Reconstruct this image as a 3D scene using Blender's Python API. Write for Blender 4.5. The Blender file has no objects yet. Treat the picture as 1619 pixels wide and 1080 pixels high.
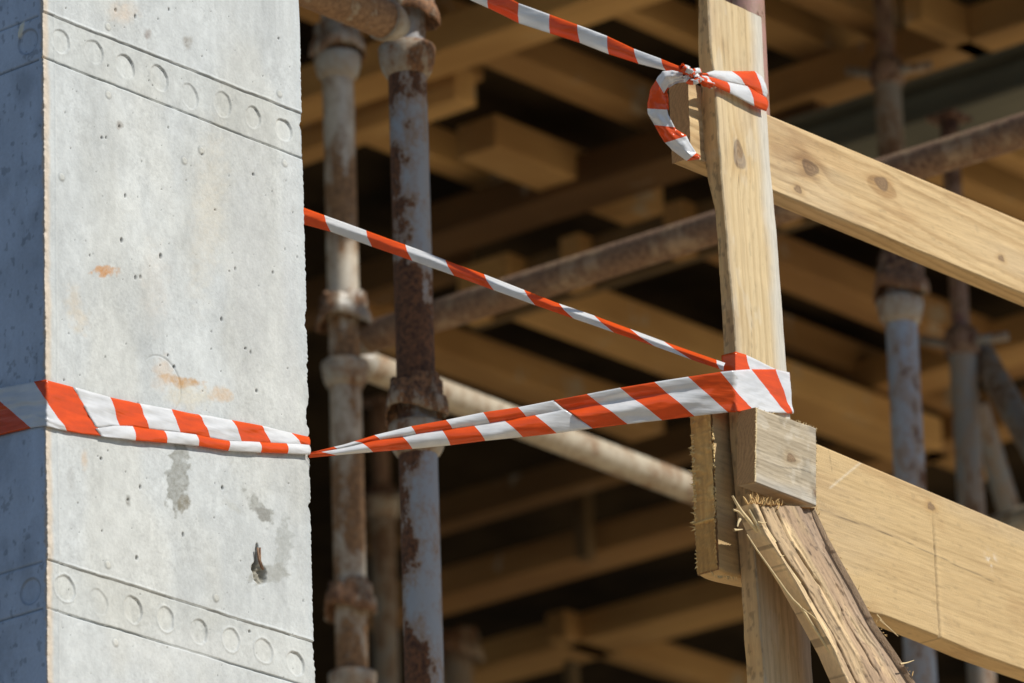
import bpy, math, random
import numpy as np
from mathutils import Vector

# ------------------------------------------------------------------ camera, sky, sun, exposure
SC = bpy.context.scene
COL = SC.collection
FPX, PITCH, ROLL, HEAD = 10061.9, 0.34252781, -0.03365076, 0.68839491
CAM = np.array([0.0, 0.0, 1.6])
fw = np.array([math.cos(PITCH)*math.cos(HEAD), math.cos(PITCH)*math.sin(HEAD), math.sin(PITCH)])
rt0 = np.array([math.sin(HEAD), -math.cos(HEAD), 0.0]); up0 = np.cross(rt0, fw)
rt = math.cos(ROLL)*rt0 + math.sin(ROLL)*up0
up = -math.sin(ROLL)*rt0 + math.cos(ROLL)*up0
cd = bpy.data.cameras.new('camera'); cam = bpy.data.objects.new('camera', cd); COL.objects.link(cam)
from mathutils import Matrix
cam.matrix_world = Matrix(((rt[0], up[0], -fw[0], CAM[0]), (rt[1], up[1], -fw[1], CAM[1]), (rt[2], up[2], -fw[2], CAM[2]), (0, 0, 0, 1)))
cd.sensor_width = 36.0; cd.lens = FPX/1619*36.0
cd.clip_start = 0.1; cd.clip_end = 500
cd.dof.use_dof = True; cd.dof.focus_distance = 6.66; cd.dof.aperture_fstop = 10.0; cd.dof.aperture_blades = 9
SC.camera = cam

SUN_AZ, SUN_EL = math.radians(17), math.radians(47)     # azimuth from -y towards +x
sdir = np.array([math.sin(SUN_AZ)*math.cos(SUN_EL), -math.cos(SUN_AZ)*math.cos(SUN_EL), math.sin(SUN_EL)])
W = bpy.data.worlds.new('World'); SC.world = W; W.use_nodes = True
nt = W.node_tree; bg = nt.nodes['Background']; sky = nt.nodes.new('ShaderNodeTexSky')
sky.sky_type = 'NISHITA'; sky.sun_disc = False; sky.sun_elevation = SUN_EL
sky.sun_rotation = math.atan2(sdir[0], sdir[1]); sky.altitude = 200; sky.dust_density = 0.2; sky.ozone_density = 3.5
nt.links.new(sky.outputs[0], bg.inputs[0]); bg.inputs[1].default_value = 0.088
sl = bpy.data.lights.new('sun', 'SUN'); sun = bpy.data.objects.new('sun', sl); COL.objects.link(sun)
sl.energy = 4.6; sl.angle = math.radians(0.5); sl.color = (1.0, 0.965, 0.89)
sun.rotation_euler = Vector(tuple(sdir)).to_track_quat('Z', 'Y').to_euler(); sun.location = (0, 0, 20)
SC.view_settings.view_transform = 'Standard'; SC.view_settings.look = 'None'
SC.view_settings.exposure = 0.0; SC.view_settings.gamma = 1.0
SC.cycles.max_bounces = 10; SC.cycles.diffuse_bounces = 7

# ------------------------------------------------------------------ measuring helpers
def ray(px, py):
    px = np.asarray(px, float); py = np.asarray(py, float)
    return fw + np.multiply.outer((px-809.5)/FPX, rt) - np.multiply.outer((py-540)/FPX, up)
def atd(px, py, D): return CAM + ray(px, py)*D
def on(px, py, ax, v):
    r = ray(px, py); return CAM + r*((v-CAM[ax])/r[..., ax])[..., None] if r.ndim > 1 else CAM + r*(v-CAM[ax])/r[ax]
rnd = random.Random(5); rng = np.random.default_rng(5)

def _h(ix, iy, iz, s):
    n = (ix*374761393 + iy*668265263 + iz*2147483647 + s*1274126177) & 0xffffffff
    n = ((n ^ (n >> 13))*1274126177) & 0xffffffff
    n = ((n ^ (n >> 16))*2246822519) & 0xffffffff
    return ((n ^ (n >> 15)) & 0xffff)/65535.0
def vnoise(x, y, z=0.0, s=0):
    x, y, z = np.broadcast_arrays(np.asarray(x, float), np.asarray(y, float), np.asarray(z, float))
    x0 = np.floor(x).astype(np.int64); y0 = np.floor(y).astype(np.int64); z0 = np.floor(z).astype(np.int64)
    fx = x-x0; fy = y-y0; fz = z-z0
    fx = fx*fx*(3-2*fx); fy = fy*fy*(3-2*fy); fz = fz*fz*(3-2*fz)
    r = 0
    for a in (0, 1):
        for b in (0, 1):
            for c in (0, 1):
                r = r + _h(x0+a, y0+b, z0+c, s)*(fx if a else 1-fx)*(fy if b else 1-fy)*(fz if c else 1-fz)
    return r
def fbm(x, y, z=0.0, s=0, o=4):
    r = 0; a = .5; t = 0
    for i in range(o):
        r = r + a*vnoise(np.asarray(x)*2**i, np.asarray(y)*2**i, np.asarray(z)*2**i, s+i*7); t += a; a *= .5
    return r/t
def sst(a, b, x):
    t = np.clip((x-a)/(b-a), 0, 1); return t*t*(3-2*t)
def lerp(a, b, t):
    t = np.asarray(t)[..., None]; return np.asarray(a)*(1-t) + np.asarray(b)*t

# ------------------------------------------------------------------ object helpers
def tag(o, label=None, cat=None, group=None, kind=None):
    if label: o['label'] = label
    if cat: o['category'] = cat
    if group: o['group'] = group
    if kind: o['kind'] = kind
    return o
def empty(name, loc, label, cat, group=None):
    o = bpy.data.objects.new(name, None); COL.objects.link(o); o.location = tuple(loc); o.empty_display_size = .1
    return tag(o, label, cat, group)
def mesh_obj(name, verts, faces, mats, parent=None, cols=None, smooth=True, midx=None, origin=None, extra=None):
    verts = np.asarray(verts, float)
    if parent is not None: origin = np.array(parent.location)
    if origin is None: origin = np.array([verts[:, 0].mean(), verts[:, 1].mean(), verts[:, 2].min()])
    me = bpy.data.meshes.new(name)
    faces = np.asarray(faces)
    v = verts-origin
    me.vertices.add(len(v)); me.vertices.foreach_set('co', v.astype(np.float32).ravel())
    nf, k = faces.shape
    me.loops.add(nf*k); me.loops.foreach_set('vertex_index', faces.astype(np.int32).ravel())
    me.polygons.add(nf); me.polygons.foreach_set('loop_start', (np.arange(nf)*k).astype(np.int32))
    me.polygons.foreach_set('loop_total', np.full(nf, k, np.int32))
    if midx is not None: me.polygons.foreach_set('material_index', np.asarray(midx, np.int32))
    me.update(calc_edges=True)
    me.polygons.foreach_set('use_smooth', np.full(nf, bool(smooth)))
    if cols is not None:
        a = me.color_attributes.new('Col', 'FLOAT_COLOR', 'POINT')
        c = np.ones((len(v), 4), np.float32); c[:, :3] = cols; a.data.foreach_set('color', c.ravel())
    if extra:
        for kx, arr in extra.items():
            a = me.attributes.new(kx, 'FLOAT', 'POINT'); a.data.foreach_set('value', np.asarray(arr, np.float32))
    for m in (mats if isinstance(mats, (list, tuple)) else [mats]): me.materials.append(m)
    o = bpy.data.objects.new(name, me); COL.objects.link(o)
    if parent is not None: o.parent = parent
    else: o.location = tuple(origin)
    return o
def grid_faces(n, m, closed=False, flip=False):
    """n rows x m columns of vertices (index i*m+j); closed in j"""
    i = np.arange(n-1)[:, None]; j = np.arange(m if closed else m-1)[None, :]; j2 = (j+1) % m
    f = np.stack([i*m+j, i*m+j2, (i+1)*m+j2, (i+1)*m+j], -1).reshape(-1, 4)
    return f[:, ::-1] if flip else f
def merge(parts):
    V = []; Fc = []; n = 0
    for v, f in parts:
        V.append(v); Fc.append(np.asarray(f)+n); n += len(v)
    return np.concatenate(V), np.concatenate(Fc)

# ------------------------------------------------------------------ materials
def mat(name):
    m = bpy.data.materials.new(name); m.use_nodes = True
    return m, m.node_tree, m.node_tree.nodes['Principled BSDF']
def N(nt, t, **k):
    n = nt.nodes.new(t)
    for a, b in k.items():
        if a.startswith('i_'): n.inputs[int(a[2:]) if a[2:].isdigit() else a[2:].replace('_', ' ')].default_value = b
        else: setattr(n, a, b)
    return n
def noise_fac(nt, scale, detail=4, rough=.6, mapping=(1, 1, 1)):
    tc = N(nt, 'ShaderNodeTexCoord'); mp = N(nt, 'ShaderNodeMapping'); mp.inputs['Scale'].default_value = mapping
    nz = N(nt, 'ShaderNodeTexNoise'); nz.inputs['Scale'].default_value = scale; nz.inputs['Detail'].default_value = detail; nz.inputs['Roughness'].default_value = rough
    nt.links.new(tc.outputs['Object'], mp.inputs[0]); nt.links.new(mp.outputs[0], nz.inputs[0]); return nz.outputs[0]
def ramp(nt, fac, stops):
    r = N(nt, 'ShaderNodeValToRGB'); e = r.color_ramp.elements
    while len(e) < len(stops): e.new(.5)
    for q, (p, c) in zip(e, stops):
        q.position = p; q.color = (*c, 1) if len(c) == 3 else c
    nt.links.new(fac, r.inputs[0]); return r.outputs[0]
def mixc(nt, fac, a, b, blend='MIX'):
    m = N(nt, 'ShaderNodeMix', data_type='RGBA', blend_type=blend)
    for sock, v in ((m.inputs[0], fac), (m.inputs[6], a), (m.inputs[7], b)):
        if hasattr(v, 'links'): nt.links.new(v, sock)
        else: sock.default_value = v if not isinstance(v, tuple) else (*v, 1)
    return m.outputs[2]
def bump(nt, b, h, strength, dist):
    n = N(nt, 'ShaderNodeBump'); n.inputs['Strength'].default_value = strength; n.inputs['Distance'].default_value = dist
    nt.links.new(h, n.inputs['Height']); nt.links.new(n.outputs[0], b.inputs['Normal'])

def painted(name, mapping, scale, lo, hi, rough, bs, bd):
    """vertex colour times a fine noise, with a fine bump"""
    m, nt, b = mat(name)
    at = N(nt, 'ShaderNodeAttribute', attribute_name='Col')
    f = noise_fac(nt, scale, 5, .65, mapping)
    v = ramp(nt, f, [(.25, (lo,)*3), (.75, (hi,)*3)])
    nt.links.new(mixc(nt, 1.0, at.outputs[0], v, 'MULTIPLY'), b.inputs['Base Color'])
    b.inputs['Roughness'].default_value = rough; bump(nt, b, f, bs, bd); return m
M = {}
M['concrete'] = painted('weathered_concrete', (1, 1, 1), 260, .9, 1.07, .85, .35, .0012)
M['plank_x'] = painted('sawn_plank_lengthwise', (.07, 1, 1), 420, .86, 1.1, .75, .5, .0012)
M['plank_z'] = painted('sawn_plank_upright', (1, 1, .07), 420, .86, 1.1, .75, .5, .0012)
M['plank_s'] = painted('split_plank', (1, 1, .3), 300, .85, 1.12, .8, .6, .0015)

def timber(name, axis, pale, dark, sat=1.0):
    m, nt, b = mat(name)
    mp = [1, 1, 1]; mp[axis] = .06
    f = noise_fac(nt, 40, 6, .65, tuple(mp)); mp2 = [1, 1, 1]; mp2[axis] = .5
    g = noise_fac(nt, 3.5, 3, .6, tuple(mp2))
    inf = N(nt, 'ShaderNodeObjectInfo')
    c = mixc(nt, f, dark, pale)
    v = ramp(nt, g, [(.3, (.68, .60, .50)), (.7, (1.12, 1.1, 1.05))])
    c = mixc(nt, 1.0, c, v, 'MULTIPLY')
    w = ramp(nt, inf.outputs['Random'], [(0, (.70, .58, .48)), (.4, (1.0, .92, .8)), (1, (1.2, 1.1, .95))])
    c = mixc(nt, 1.0, c, w, 'MULTIPLY')
    sp = N(nt, 'ShaderNodeMapRange', interpolation_type='SMOOTHSTEP'); nt.links.new(noise_fac(nt, 7, 6, .7), sp.inputs[0]); sp.inputs[1].default_value = .60; sp.inputs[2].default_value = .66; sp.inputs[4].default_value = .6
    c = mixc(nt, sp.outputs[0], c, (.42, .38, .30))
    nt.links.new(c, b.inputs['Base Color']); b.inputs['Roughness'].default_value = .8; bump(nt, b, f, .3, .003); return m
PALE, DARKW = (.65, .445, .205), (.40, .25, .105)
M['timber_x'] = timber('formwork_timber_lengthwise', 0, PALE, DARKW)
M['timber_y'] = timber('formwork_timber_crosswise', 1, PALE, DARKW)
M['timber_z'] = timber('formwork_timber_upright', 2, PALE, DARKW)
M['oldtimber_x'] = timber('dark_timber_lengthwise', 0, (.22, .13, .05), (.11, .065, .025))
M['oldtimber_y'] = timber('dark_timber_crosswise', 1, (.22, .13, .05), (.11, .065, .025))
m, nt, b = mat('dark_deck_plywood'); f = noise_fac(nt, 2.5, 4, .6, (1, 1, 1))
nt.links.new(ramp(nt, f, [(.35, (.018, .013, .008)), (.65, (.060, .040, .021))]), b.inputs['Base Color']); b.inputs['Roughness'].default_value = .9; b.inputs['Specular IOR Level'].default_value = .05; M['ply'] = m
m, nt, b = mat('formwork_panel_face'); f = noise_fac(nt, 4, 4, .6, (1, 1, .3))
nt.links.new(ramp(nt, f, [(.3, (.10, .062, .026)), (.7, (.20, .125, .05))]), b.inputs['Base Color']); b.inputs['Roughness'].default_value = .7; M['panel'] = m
m, nt, b = mat('sandy_ground'); f = noise_fac(nt, 1.2, 8, .7, (1, 1, 1))
nt.links.new(ramp(nt, f, [(.3, (.17, .135, .085)), (.7, (.26, .21, .14))]), b.inputs['Base Color']); b.inputs['Roughness'].default_value = .95; bump(nt, b, f, .6, .05); M['ground'] = m
m, nt, b = mat('galvanised_girder'); f = noise_fac(nt, 6, 5, .6, (1, .3, 1))
nt.links.new(ramp(nt, f, [(.3, (.10, .10, .075)), (.7, (.20, .195, .15))]), b.inputs['Base Color']); b.inputs['Roughness'].default_value = .6; b.inputs['Metallic'].default_value = .2; M['girder'] = m

def rusty(name, paint, paint2, rust1, rust2, rustlevel=0.0, fine=1.0):
    """chipped paint over rust; the 'rust' attribute carries where it has gone"""
    m, nt, b = mat(name)
    at = N(nt, 'ShaderNodeAttribute', attribute_name='rust')
    n1 = noise_fac(nt, 52*fine, 7, .7, (1, 1, .5)); n2 = noise_fac(nt, 14*fine, 5, .6, (1, 1, .45)); n3 = noise_fac(nt, 160*fine, 4, .6)
    a = N(nt, 'ShaderNodeMath', operation='MULTIPLY_ADD'); nt.links.new(n1, a.inputs[0]); a.inputs[1].default_value = .9; nt.links.new(at.outputs['Fac'], a.inputs[2])
    a2 = N(nt, 'ShaderNodeMath', operation='MULTIPLY_ADD'); nt.links.new(n2, a2.inputs[0]); a2.inputs[1].default_value = .7; nt.links.new(a.outputs[0], a2.inputs[2])
    a3 = N(nt, 'ShaderNodeMath', operation='MULTIPLY_ADD'); nt.links.new(n3, a3.inputs[0]); a3.inputs[1].default_value = .34; nt.links.new(a2.outputs[0], a3.inputs[2])
    s = a3.outputs[0]; T = 1.13-rustlevel
    mask = N(nt, 'ShaderNodeMapRange', interpolation_type='SMOOTHSTEP'); nt.links.new(s, mask.inputs[0]); mask.inputs[1].default_value = T-.03; mask.inputs[2].default_value = T+.035
    stain = N(nt, 'ShaderNodeMapRange', interpolation_type='SMOOTHSTEP'); nt.links.new(s, stain.inputs[0]); stain.inputs[1].default_value = T-.24; stain.inputs[2].default_value = T+.02; stain.inputs[4].default_value = .8
    pc = mixc(nt, n2, paint, paint2)
    pc = mixc(nt, stain.outputs[0], pc, (.30, .20, .12))
    rc = ramp(nt, n3, [(.35, rust2), (.62, rust1)])
    nt.links.new(mixc(nt, mask.outputs[0], pc, rc), b.inputs['Base Color'])
    rr = N(nt, 'ShaderNodeMapRange'); nt.links.new(mask.outputs[0], rr.inputs[0]); rr.inputs[3].default_value = .42; rr.inputs[4].default_value = .85
    nt.links.new(rr.outputs[0], b.inputs['Roughness'])
    inv = N(nt, 'ShaderNodeMath', operation='MULTIPLY_ADD'); nt.links.new(mask.outputs[0], inv.inputs[0]); inv.inputs[1].default_value = -1; nt.links.new(n1, inv.inputs[2])
    bump(nt, b, inv.outputs[0], .6, .0012); return m
RU1, RU2 = (.17, .075, .035), (.05, .024, .016)
M['paint'] = rusty('chipped_blue_grey_paint', (.29, .335, .40), (.37, .395, .43), RU1, RU2, .13)
M['dull'] = rusty('dull_grey_paint', (.20, .21, .21), (.28, .25, .21), (.20, .11, .06), (.10, .055, .03), .08)
M['bare'] = rusty('worn_grey_paint', (.48, .46, .41), (.66, .54, .38), (.34, .19, .09), (.13, .07, .035), .17)
M['cup'] = rusty('rusty_cup_casting', (.34, .33, .30), (.46, .39, .29), (.30, .15, .07), (.055, .028, .02), .0)
M['rustpipe'] = rusty('brown_rusted_tube', (.46, .31, .19), (.34, .22, .13), (.30, .18, .105), (.13, .07, .045), .19)
M['whitepipe'] = rusty('whitewashed_tube', (.60, .54, .43), (.40, .32, .21), (.36, .22, .12), (.20, .11, .06), .03)
M['pinkpipe'] = rusty('dusty_red_tube', (.48, .27, .22), (.38, .20, .16), (.25, .11, .08), (.14, .06, .045), .0)
M['jack'] = rusty('red_brown_jack', (.12, .045, .03), (.16, .06, .04), (.12, .05, .03), (.04, .02, .015), .1)

def tape_mat(name, c, tr):
    m, nt, b = mat(name); b.inputs['Base Color'].default_value = (*c, 1); b.inputs['Roughness'].default_value = .16
    b.inputs['Specular IOR Level'].default_value = .55
    f = noise_fac(nt, 30, 3, .5, (.35, .35, 2.6)); bump(nt, b, f, .5, .004)
    v = ramp(nt, noise_fac(nt, 30, 4, .6), [(.3, tuple(x*.88 for x in c)), (.6, c)]); nt.links.new(v, b.inputs['Base Color'])
    t = N(nt, 'ShaderNodeBsdfTranslucent'); nt.links.new(v, t.inputs[0])
    mx = N(nt, 'ShaderNodeMixShader'); mx.inputs[0].default_value = tr
    nt.links.new(b.outputs[0], mx.inputs[1]); nt.links.new(t.outputs[0], mx.inputs[2])
    nt.links.new(mx.outputs[0], nt.nodes['Material Output'].inputs[0]); return m
TAPE = [tape_mat('tape_white_film', (.88, .88, .88), .28), tape_mat('tape_red_film', (.93, .125, .02), .30)]

# ------------------------------------------------------------------ ground
g = 90.0
v = np.array([[-g, -g, 0], [g, -g, 0], [g, g, 0], [-g, g, 0]], float)
tag(mesh_obj('ground', v, [[0, 1, 2, 3]], M['ground'], origin=np.zeros(3)), kind='structure')

m, nt, b = mat('bounce_damper_dark'); f = noise_fac(nt, 6, 6, .7); nt.links.new(ramp(nt, f, [(.3, (.035, .036, .038)), (.7, (.065, .066, .068))]), b.inputs['Base Color']); b.inputs['Roughness'].default_value = .9
v = np.array([[-g+1, -g+1, .004], [2.4, -g+1, .004], [2.4, g-1, .004], [-g+1, g-1, .004]], float)
tag(mesh_obj('bounce_damper', v, [[0, 1, 2, 3]], m, origin=np.zeros(3)), kind='structure')  # unseen dark sheet, added to cut warm bounce on the column's left face

# ------------------------------------------------------------------ concrete column
c0 = atd(72, 540, 6.4); X0, Y0 = c0[0], c0[1]
X1 = on(485, 540, 1, Y0)[0]; CW = X1-X0; Y1 = Y0+CW
zt = on(72, 0, 1, Y0)[2]+.07; zb = on(485, 1080, 1, Y0)[2]-.1
SLAB = 3.0
m, nt, b = mat('bounce_slab_concrete'); f = noise_fac(nt, 3, 6, .7); nt.links.new(ramp(nt, f, [(.3, (.58, .46, .29)), (.7, (.74, .60, .41))]), b.inputs['Base Color']); b.inputs['Roughness'].default_value = .9
tag(mesh_obj('bounce_floor_slab', np.array([[X0-.12, 3.58, SLAB-.3], [26, 3.58, SLAB-.3], [26, 26, SLAB-.3], [X0-.12, 26, SLAB-.3], [X0-.12, 3.58, SLAB], [26, 3.58, SLAB], [26, 26, SLAB], [X0-.12, 26, SLAB]], float), np.array([[0, 3, 2, 1], [4, 5, 6, 7], [0, 1, 5, 4], [1, 2, 6, 5], [2, 3, 7, 6], [3, 0, 4, 7]]), m, smooth=False), kind='structure')  # unseen floor, added to bounce warm sunlight up onto the timbers
def build_column():
    zs = np.concatenate([np.linspace(SLAB, zb-.02, 16), np.arange(zb, zt, .001), np.linspace(zt+.02, 6.3, 26)])
    sl_ = np.concatenate([np.linspace(CW, .13, 12), np.arange(.12, 0.0005, -.0012)])      # along left face, towards the corner
    sf = np.arange(0, CW, .0011); sf = sf/sf[-1]*CW
    sr = np.concatenate([np.arange(.0012, .03, .0015), np.linspace(.04, CW, 10)])
    sb = np.linspace(0, CW, 12)[1:-1]
    bx = np.concatenate([np.full(len(sl_), X0), X0+sf, np.full(len(sr), X1), X1-sb])
    by = np.concatenate([Y0+sl_, np.full(len(sf), Y0), Y0+sr, np.full(len(sb), Y1)])
    face = np.concatenate([np.zeros(len(sl_)), np.ones(len(sf)), np.full(len(sr), 2), np.full(len(sb), 3)]).astype(int)
    nx = np.choose(face, [-1, 0, 1, 0]); ny = np.choose(face, [0, -1, 0, 1])
    m_ = len(bx); n_ = len(zs)
    Xg = np.broadcast_to(bx, (n_, m_)); Yg = np.broadcast_to(by, (n_, m_)); Zg = np.broadcast_to(zs[:, None], (n_, m_))
    h = np.zeros((n_, m_)); fr = face == 1; lf = face == 0
    # image of every vertex, to lay marks where the photograph has them on the two faces
    P = np.stack([Xg, Yg, Zg], -1)-CAM; dz_ = P@fw; U = 809.5+FPX*(P@rt)/dz_; Vv = 540-FPX*(P@up)/dz_
    a = Xg[:, fr]-X0; z = Zg[:, fr]; u = U[:, fr]; w = Vv[:, fr]
    H = (fbm(a*9, z*9, 0, 3)-.5)*.003 + (fbm(a*60, z*60, 0, 4)-.5)*.0008
    base = np.array([.555, .573, .560])
    C = np.broadcast_to(base, a.shape+(3,)).copy()
    mott = fbm(a*14, z*10, 0, 11, 5); streak = fbm(a*40, z*4, 0, 12, 4); fine = fbm(a*150, z*90, 0, 13, 3)
    C *= (1+.15*(mott-.5)+.12*(streak-.5)+.24*(fine-.5))[..., None]
    cream = sst(.50, .72, fbm(a*10, z*4.5, 0, 21, 4)); C = lerp(C, C*np.array([1.03, .985, .91]), cream*.5)
    grey = sst(.50, .70, fbm(a*13+4, z*7, 0, 22, 4)); C *= (1-.10*grey)[..., None]
    spk = sst(.60, .72, vnoise(a*420, z*420, 0, 31))*sst(.45, .65, fbm(a*20, z*20, 0, 32)); C *= (1-.08*spk)[..., None]
    pl = sst(.63, .74, fbm(a*30, z*30, 0, 35, 5)); C *= (1+.03*pl)[..., None]
    # recessed strips across the form
    def line(x1, y1, x2, y2): return w-(y1+(u-x1)*(y2-y1)/(x2-x1))
    wob = (fbm(a*40, z*0, 0, 41)-.5)*3.0
    for (t1, b1) in (((85, 25, 474, 178), (85, 97, 480, 251)), ((87, 888, 493, 1014), (87, 965, 480, 1083))):
        dt = line(*t1)+wob*.6; db = line(*b1)+wob*.5
        ins = sst(-1, 1, dt)*sst(1, -1, db)
        H -= ins*.0010
        C = lerp(C, C*np.array([.95, .94, .915]), ins*.8)
        brk = fbm(a*25, 0*z, 0, 47+int(t1[1]), 3)
        H += np.exp(-((dt+2.0)/1.8)**2)*.0009*sst(.2, .6, brk); H -= np.exp(-((dt-.5)/1.0)**2)*.0011*(.2+1.2*sst(.4, .7, 1-brk))
        H -= np.exp(-((db)/1.25)**2)*.0034*(.5+.8*brk)
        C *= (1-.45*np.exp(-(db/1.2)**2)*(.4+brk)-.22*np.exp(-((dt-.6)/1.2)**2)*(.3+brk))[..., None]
    discs = [(290/3, 195/3), (450/3, 245/3), (600/3, 315/3), (760/3, 370/3), (905/3, 455/3), (1060/3, 495/3), (1205/3, 555/3), (1350/3, 615/3)]
    discs += [(x/3, 720+y/3) for x, y in ((310, 630), (470, 695), (635, 730), (790, 775), (950, 835), (1100, 875), (1255, 925), (1405, 985))]
    wts = [.8, .85, 1, 1, .7, .75, 1, 1.1, .55, .35, 1, .55, .9, .5, .45, 1.1]; rim = [.3, .1, .1, .2, .1, .3, .2, .2, 1, .1, .3, 1, .2, 1, .9, .2]
    for k, (dx, dy) in enumerate(discs):
        q = on(dx, dy, 1, Y0); aa = a-(q[0]-X0); zz = z-q[2]; ang = np.arctan2(zz, aa)
        rr = (.0122+.0016*rnd.random())*(1+.05*np.sin(ang*2+k)+.20*(fbm(np.cos(ang)*1.6+k, np.sin(ang)*1.6, 0, 51)-.5)); r = np.hypot(aa, zz)
        side = np.clip(.5+.5*np.cos(ang-math.radians(30)+.3*math.sin(k)), 0, 1)**1.2       # weights the shade arc painted on the upper right rim
        tl_ = np.clip(.5+.5*(aa*math.cos(.5+.5*math.sin(k))+zz*math.sin(.5+.5*math.sin(k)))/rr, 0, 1)
        H -= wts[k]*sst(rr+.0003, rr-.0009, r)*.0021*(.12+.88*tl_)*(.7+.6*fbm(aa*90+k, zz*90, 0, 52, 3))
        H += rim[k]*np.exp(-((r-rr-.0012)/.0010)**2)*.0007
        C = lerp(C, C*np.array([1.06, 1.04, 1.0]), .6*sst(rr, rr*.8, r)*(rim[k]))
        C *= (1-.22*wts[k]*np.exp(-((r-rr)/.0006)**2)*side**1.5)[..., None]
    # big faint plug ring with rust run
    q = on(254, 608, 1, Y0); r = np.hypot(a-(q[0]-X0), (z-q[2])); ang = np.arctan2(z-q[2], a-(q[0]-X0))
    ring = np.exp(-((r-.0305)/.0007)**2); H -= ring*.0010*np.clip(.5+.6*np.cos(ang-.6), 0, 1); C *= (1-.35*ring*np.clip(.3+.7*np.cos(ang-.6), 0, 1))[..., None]
    # air holes
    pts = [(254, 405, 3.2), (192, 380, 2.6), (188, 200, 2.2), (197, 310, 2.4), (160, 218, 1.8), (222, 438, 1.9), (266, 202, 1.8), (340, 332, 1.8), (400, 276, 2), (265, 562, 2.0), (275, 580, 2.2), (388, 551, 2), (396, 557, 1.8), (352, 771, 2.4), (216, 882, 2.8), (406, 618, 1.8), (203, 790, 2), (372, 425, 1.8), (431, 431, 1.8), (160, 725, 1.8), (396, 998, 2.2), (222, 770, 2.2), (290, 845, 2.2), (350, 505, 1.8), (214, 439, 2), (183, 16, 2), (267, 15, 1.8), (214, 26, 2), (420, 34, 1.6), (440, 61, 1.8)]
    for _ in range(270):
        pts.append((rnd.uniform(84, 480), rnd.uniform(-30, 1120), .45+.95*rnd.random()**2.6))
    for (dx, dy, rp) in pts:
        q = on(dx, dy, 1, Y0); ax_, zx = q[0]-X0, q[2]; ra = rp*.00068
        ia = np.searchsorted(a[0], [ax_-.006, ax_+.006]); iz = np.searchsorted(z[:, 0], [zx-.006, zx+.006])
        S = np.s_[iz[0]:iz[1], ia[0]:ia[1]]
        sx = ra*rnd.uniform(.8, 1.3); sz = ra*rnd.uniform(.9, 1.9)
        d = np.hypot((a[S]-ax_)/sx, (z[S]-zx)/sz); k_ = sst(1.35, .5, d); H[S] -= k_*ra*1.6; C[S] *= (1-.72*k_)[..., None]
    # raised little domes (screw heads of the form)
    for dx, dy in ((171, 150), (97, 280), (318, 238), (442, 148), (450, 258), (170, 893), (182, 1016), (342, 945), (171, 42), (291, 254)):
        q = on(dx, dy, 1, Y0); r = np.hypot(a-(q[0]-X0), z-q[2]); e = sst(.0048, .0030, r)
        H += e*.0008; C = lerp(C, C*np.array([1.0, .95, .86]), e*.5); C *= (1-.25*np.exp(-((r-.0046)/.0008)**2))[..., None]
    # stains with their own shapes
    def stain(cx, cy, sx, sy, col, amt, seed, sharp=.12, fr_=.5, rot=0.0):
        du = (u-cx); dv = (w-cy); cr, sr_ = math.cos(rot), math.sin(rot); p = (du*cr+dv*sr_)/sx; q_ = (-du*sr_+dv*cr)/sy
        d = np.hypot(p, q_)+fr_*2*(fbm(u/9.0, w/9.0, 0, seed, 5)-.5)
        return sst(1+sharp, 1-sharp, d)*amt*(.6+.8*(fbm(u/4., w/4., 0, seed+3, 3)-.2)), np.array(col)
    for args in ((169, 429, 19, 8, (.52, .26, .10), 1.0, 61, .3, .9), (290, 604, 34, 8, (.50, .29, .12), .85, 62, .4, .9, .22), (258, 590, 14, 22, (.60, .44, .30), .5, 63, .6, .7), (350, 625, 14, 12, (.60, .38, .18), .6, 64, .5, .9),
                 (300, 628, 30, 16, (.66, .58, .42), .5, 65, .6, .6), (195, 20, 20, 14, (.68, .52, .38), .45, 66, .7, .6), (120, 490, 12, 34, (.62, .50, .34), .45, 67, .6, .8, -.25), (134, 725, 5, 14, (.56, .38, .22), .5, 68, .5, .6),
                 (281, 752, 15, 52, (.27, .27, .24), .95, 71, .16, .75, .12), (291, 795, 9, 12, (.20, .18, .13), .9, 73, .2, .7), (412, 806, 30, 11, (.28, .28, .25), .85, 72, .25, .9, .85), (415, 812, 17, 9, (.24, .235, .21), .9, 77, .25, .9, .6),
                 (448, 862, 13, 40, (.36, .37, .35), .85, 74, .2, .7, .1), (428, 906, 30, 14, (.33, .33, .30), .85, 75, .2, .7, -.3), (330, 340, 22, 110, (.66, .58, .44), .35, 76, .7, .5, .1), (245, 450, 20, 60, (.66, .58, .48), .25, 78, .7, .6),
                 (203, 792, 4, 8, (.22, .21, .18), .8, 79, .4, .6), (112, 760, 6, 22, (.38, .38, .36), .5, 80, .5, .8), (233, 55, 6, 7, (.25, .2, .17), .7, 81, .5, .9), (298, 68, 6, 9, (.25, .22, .18), .7, 82, .5, .9),
                 (188, 199, 5, 6, (.22, .18, .14), .6, 83, .5, .9), (366, 800, 14, 6, (.4, .4, .36), .5, 84, .5, .9, .6), (455, 500, 16, 200, (.50, .50, .49), .35, 85, .8, .5), (395, 420, 30, 160, (.52, .525, .52), .35, 86, .8, .6), (300, 1030, 120, 30, (.66, .66, .63), .4, 87, .8, .6)):
        s_, c_ = stain(*args); C = lerp(C, c_, np.clip(s_, 0, 1))
    # broken tie hole
    q = on(410, 905, 1, Y0); r = np.hypot((a-(q[0]-X0))/.011, (z-q[2])/.013)+.9*(fbm(a*130, z*130, 0, 91, 4)-.5); e = sst(1.15, .6, r)
    H -= e*(.004+.006*fbm(a*300, z*300, 0, 92)); C = lerp(C, np.array([.25, .225, .17]), e*.8)
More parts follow.
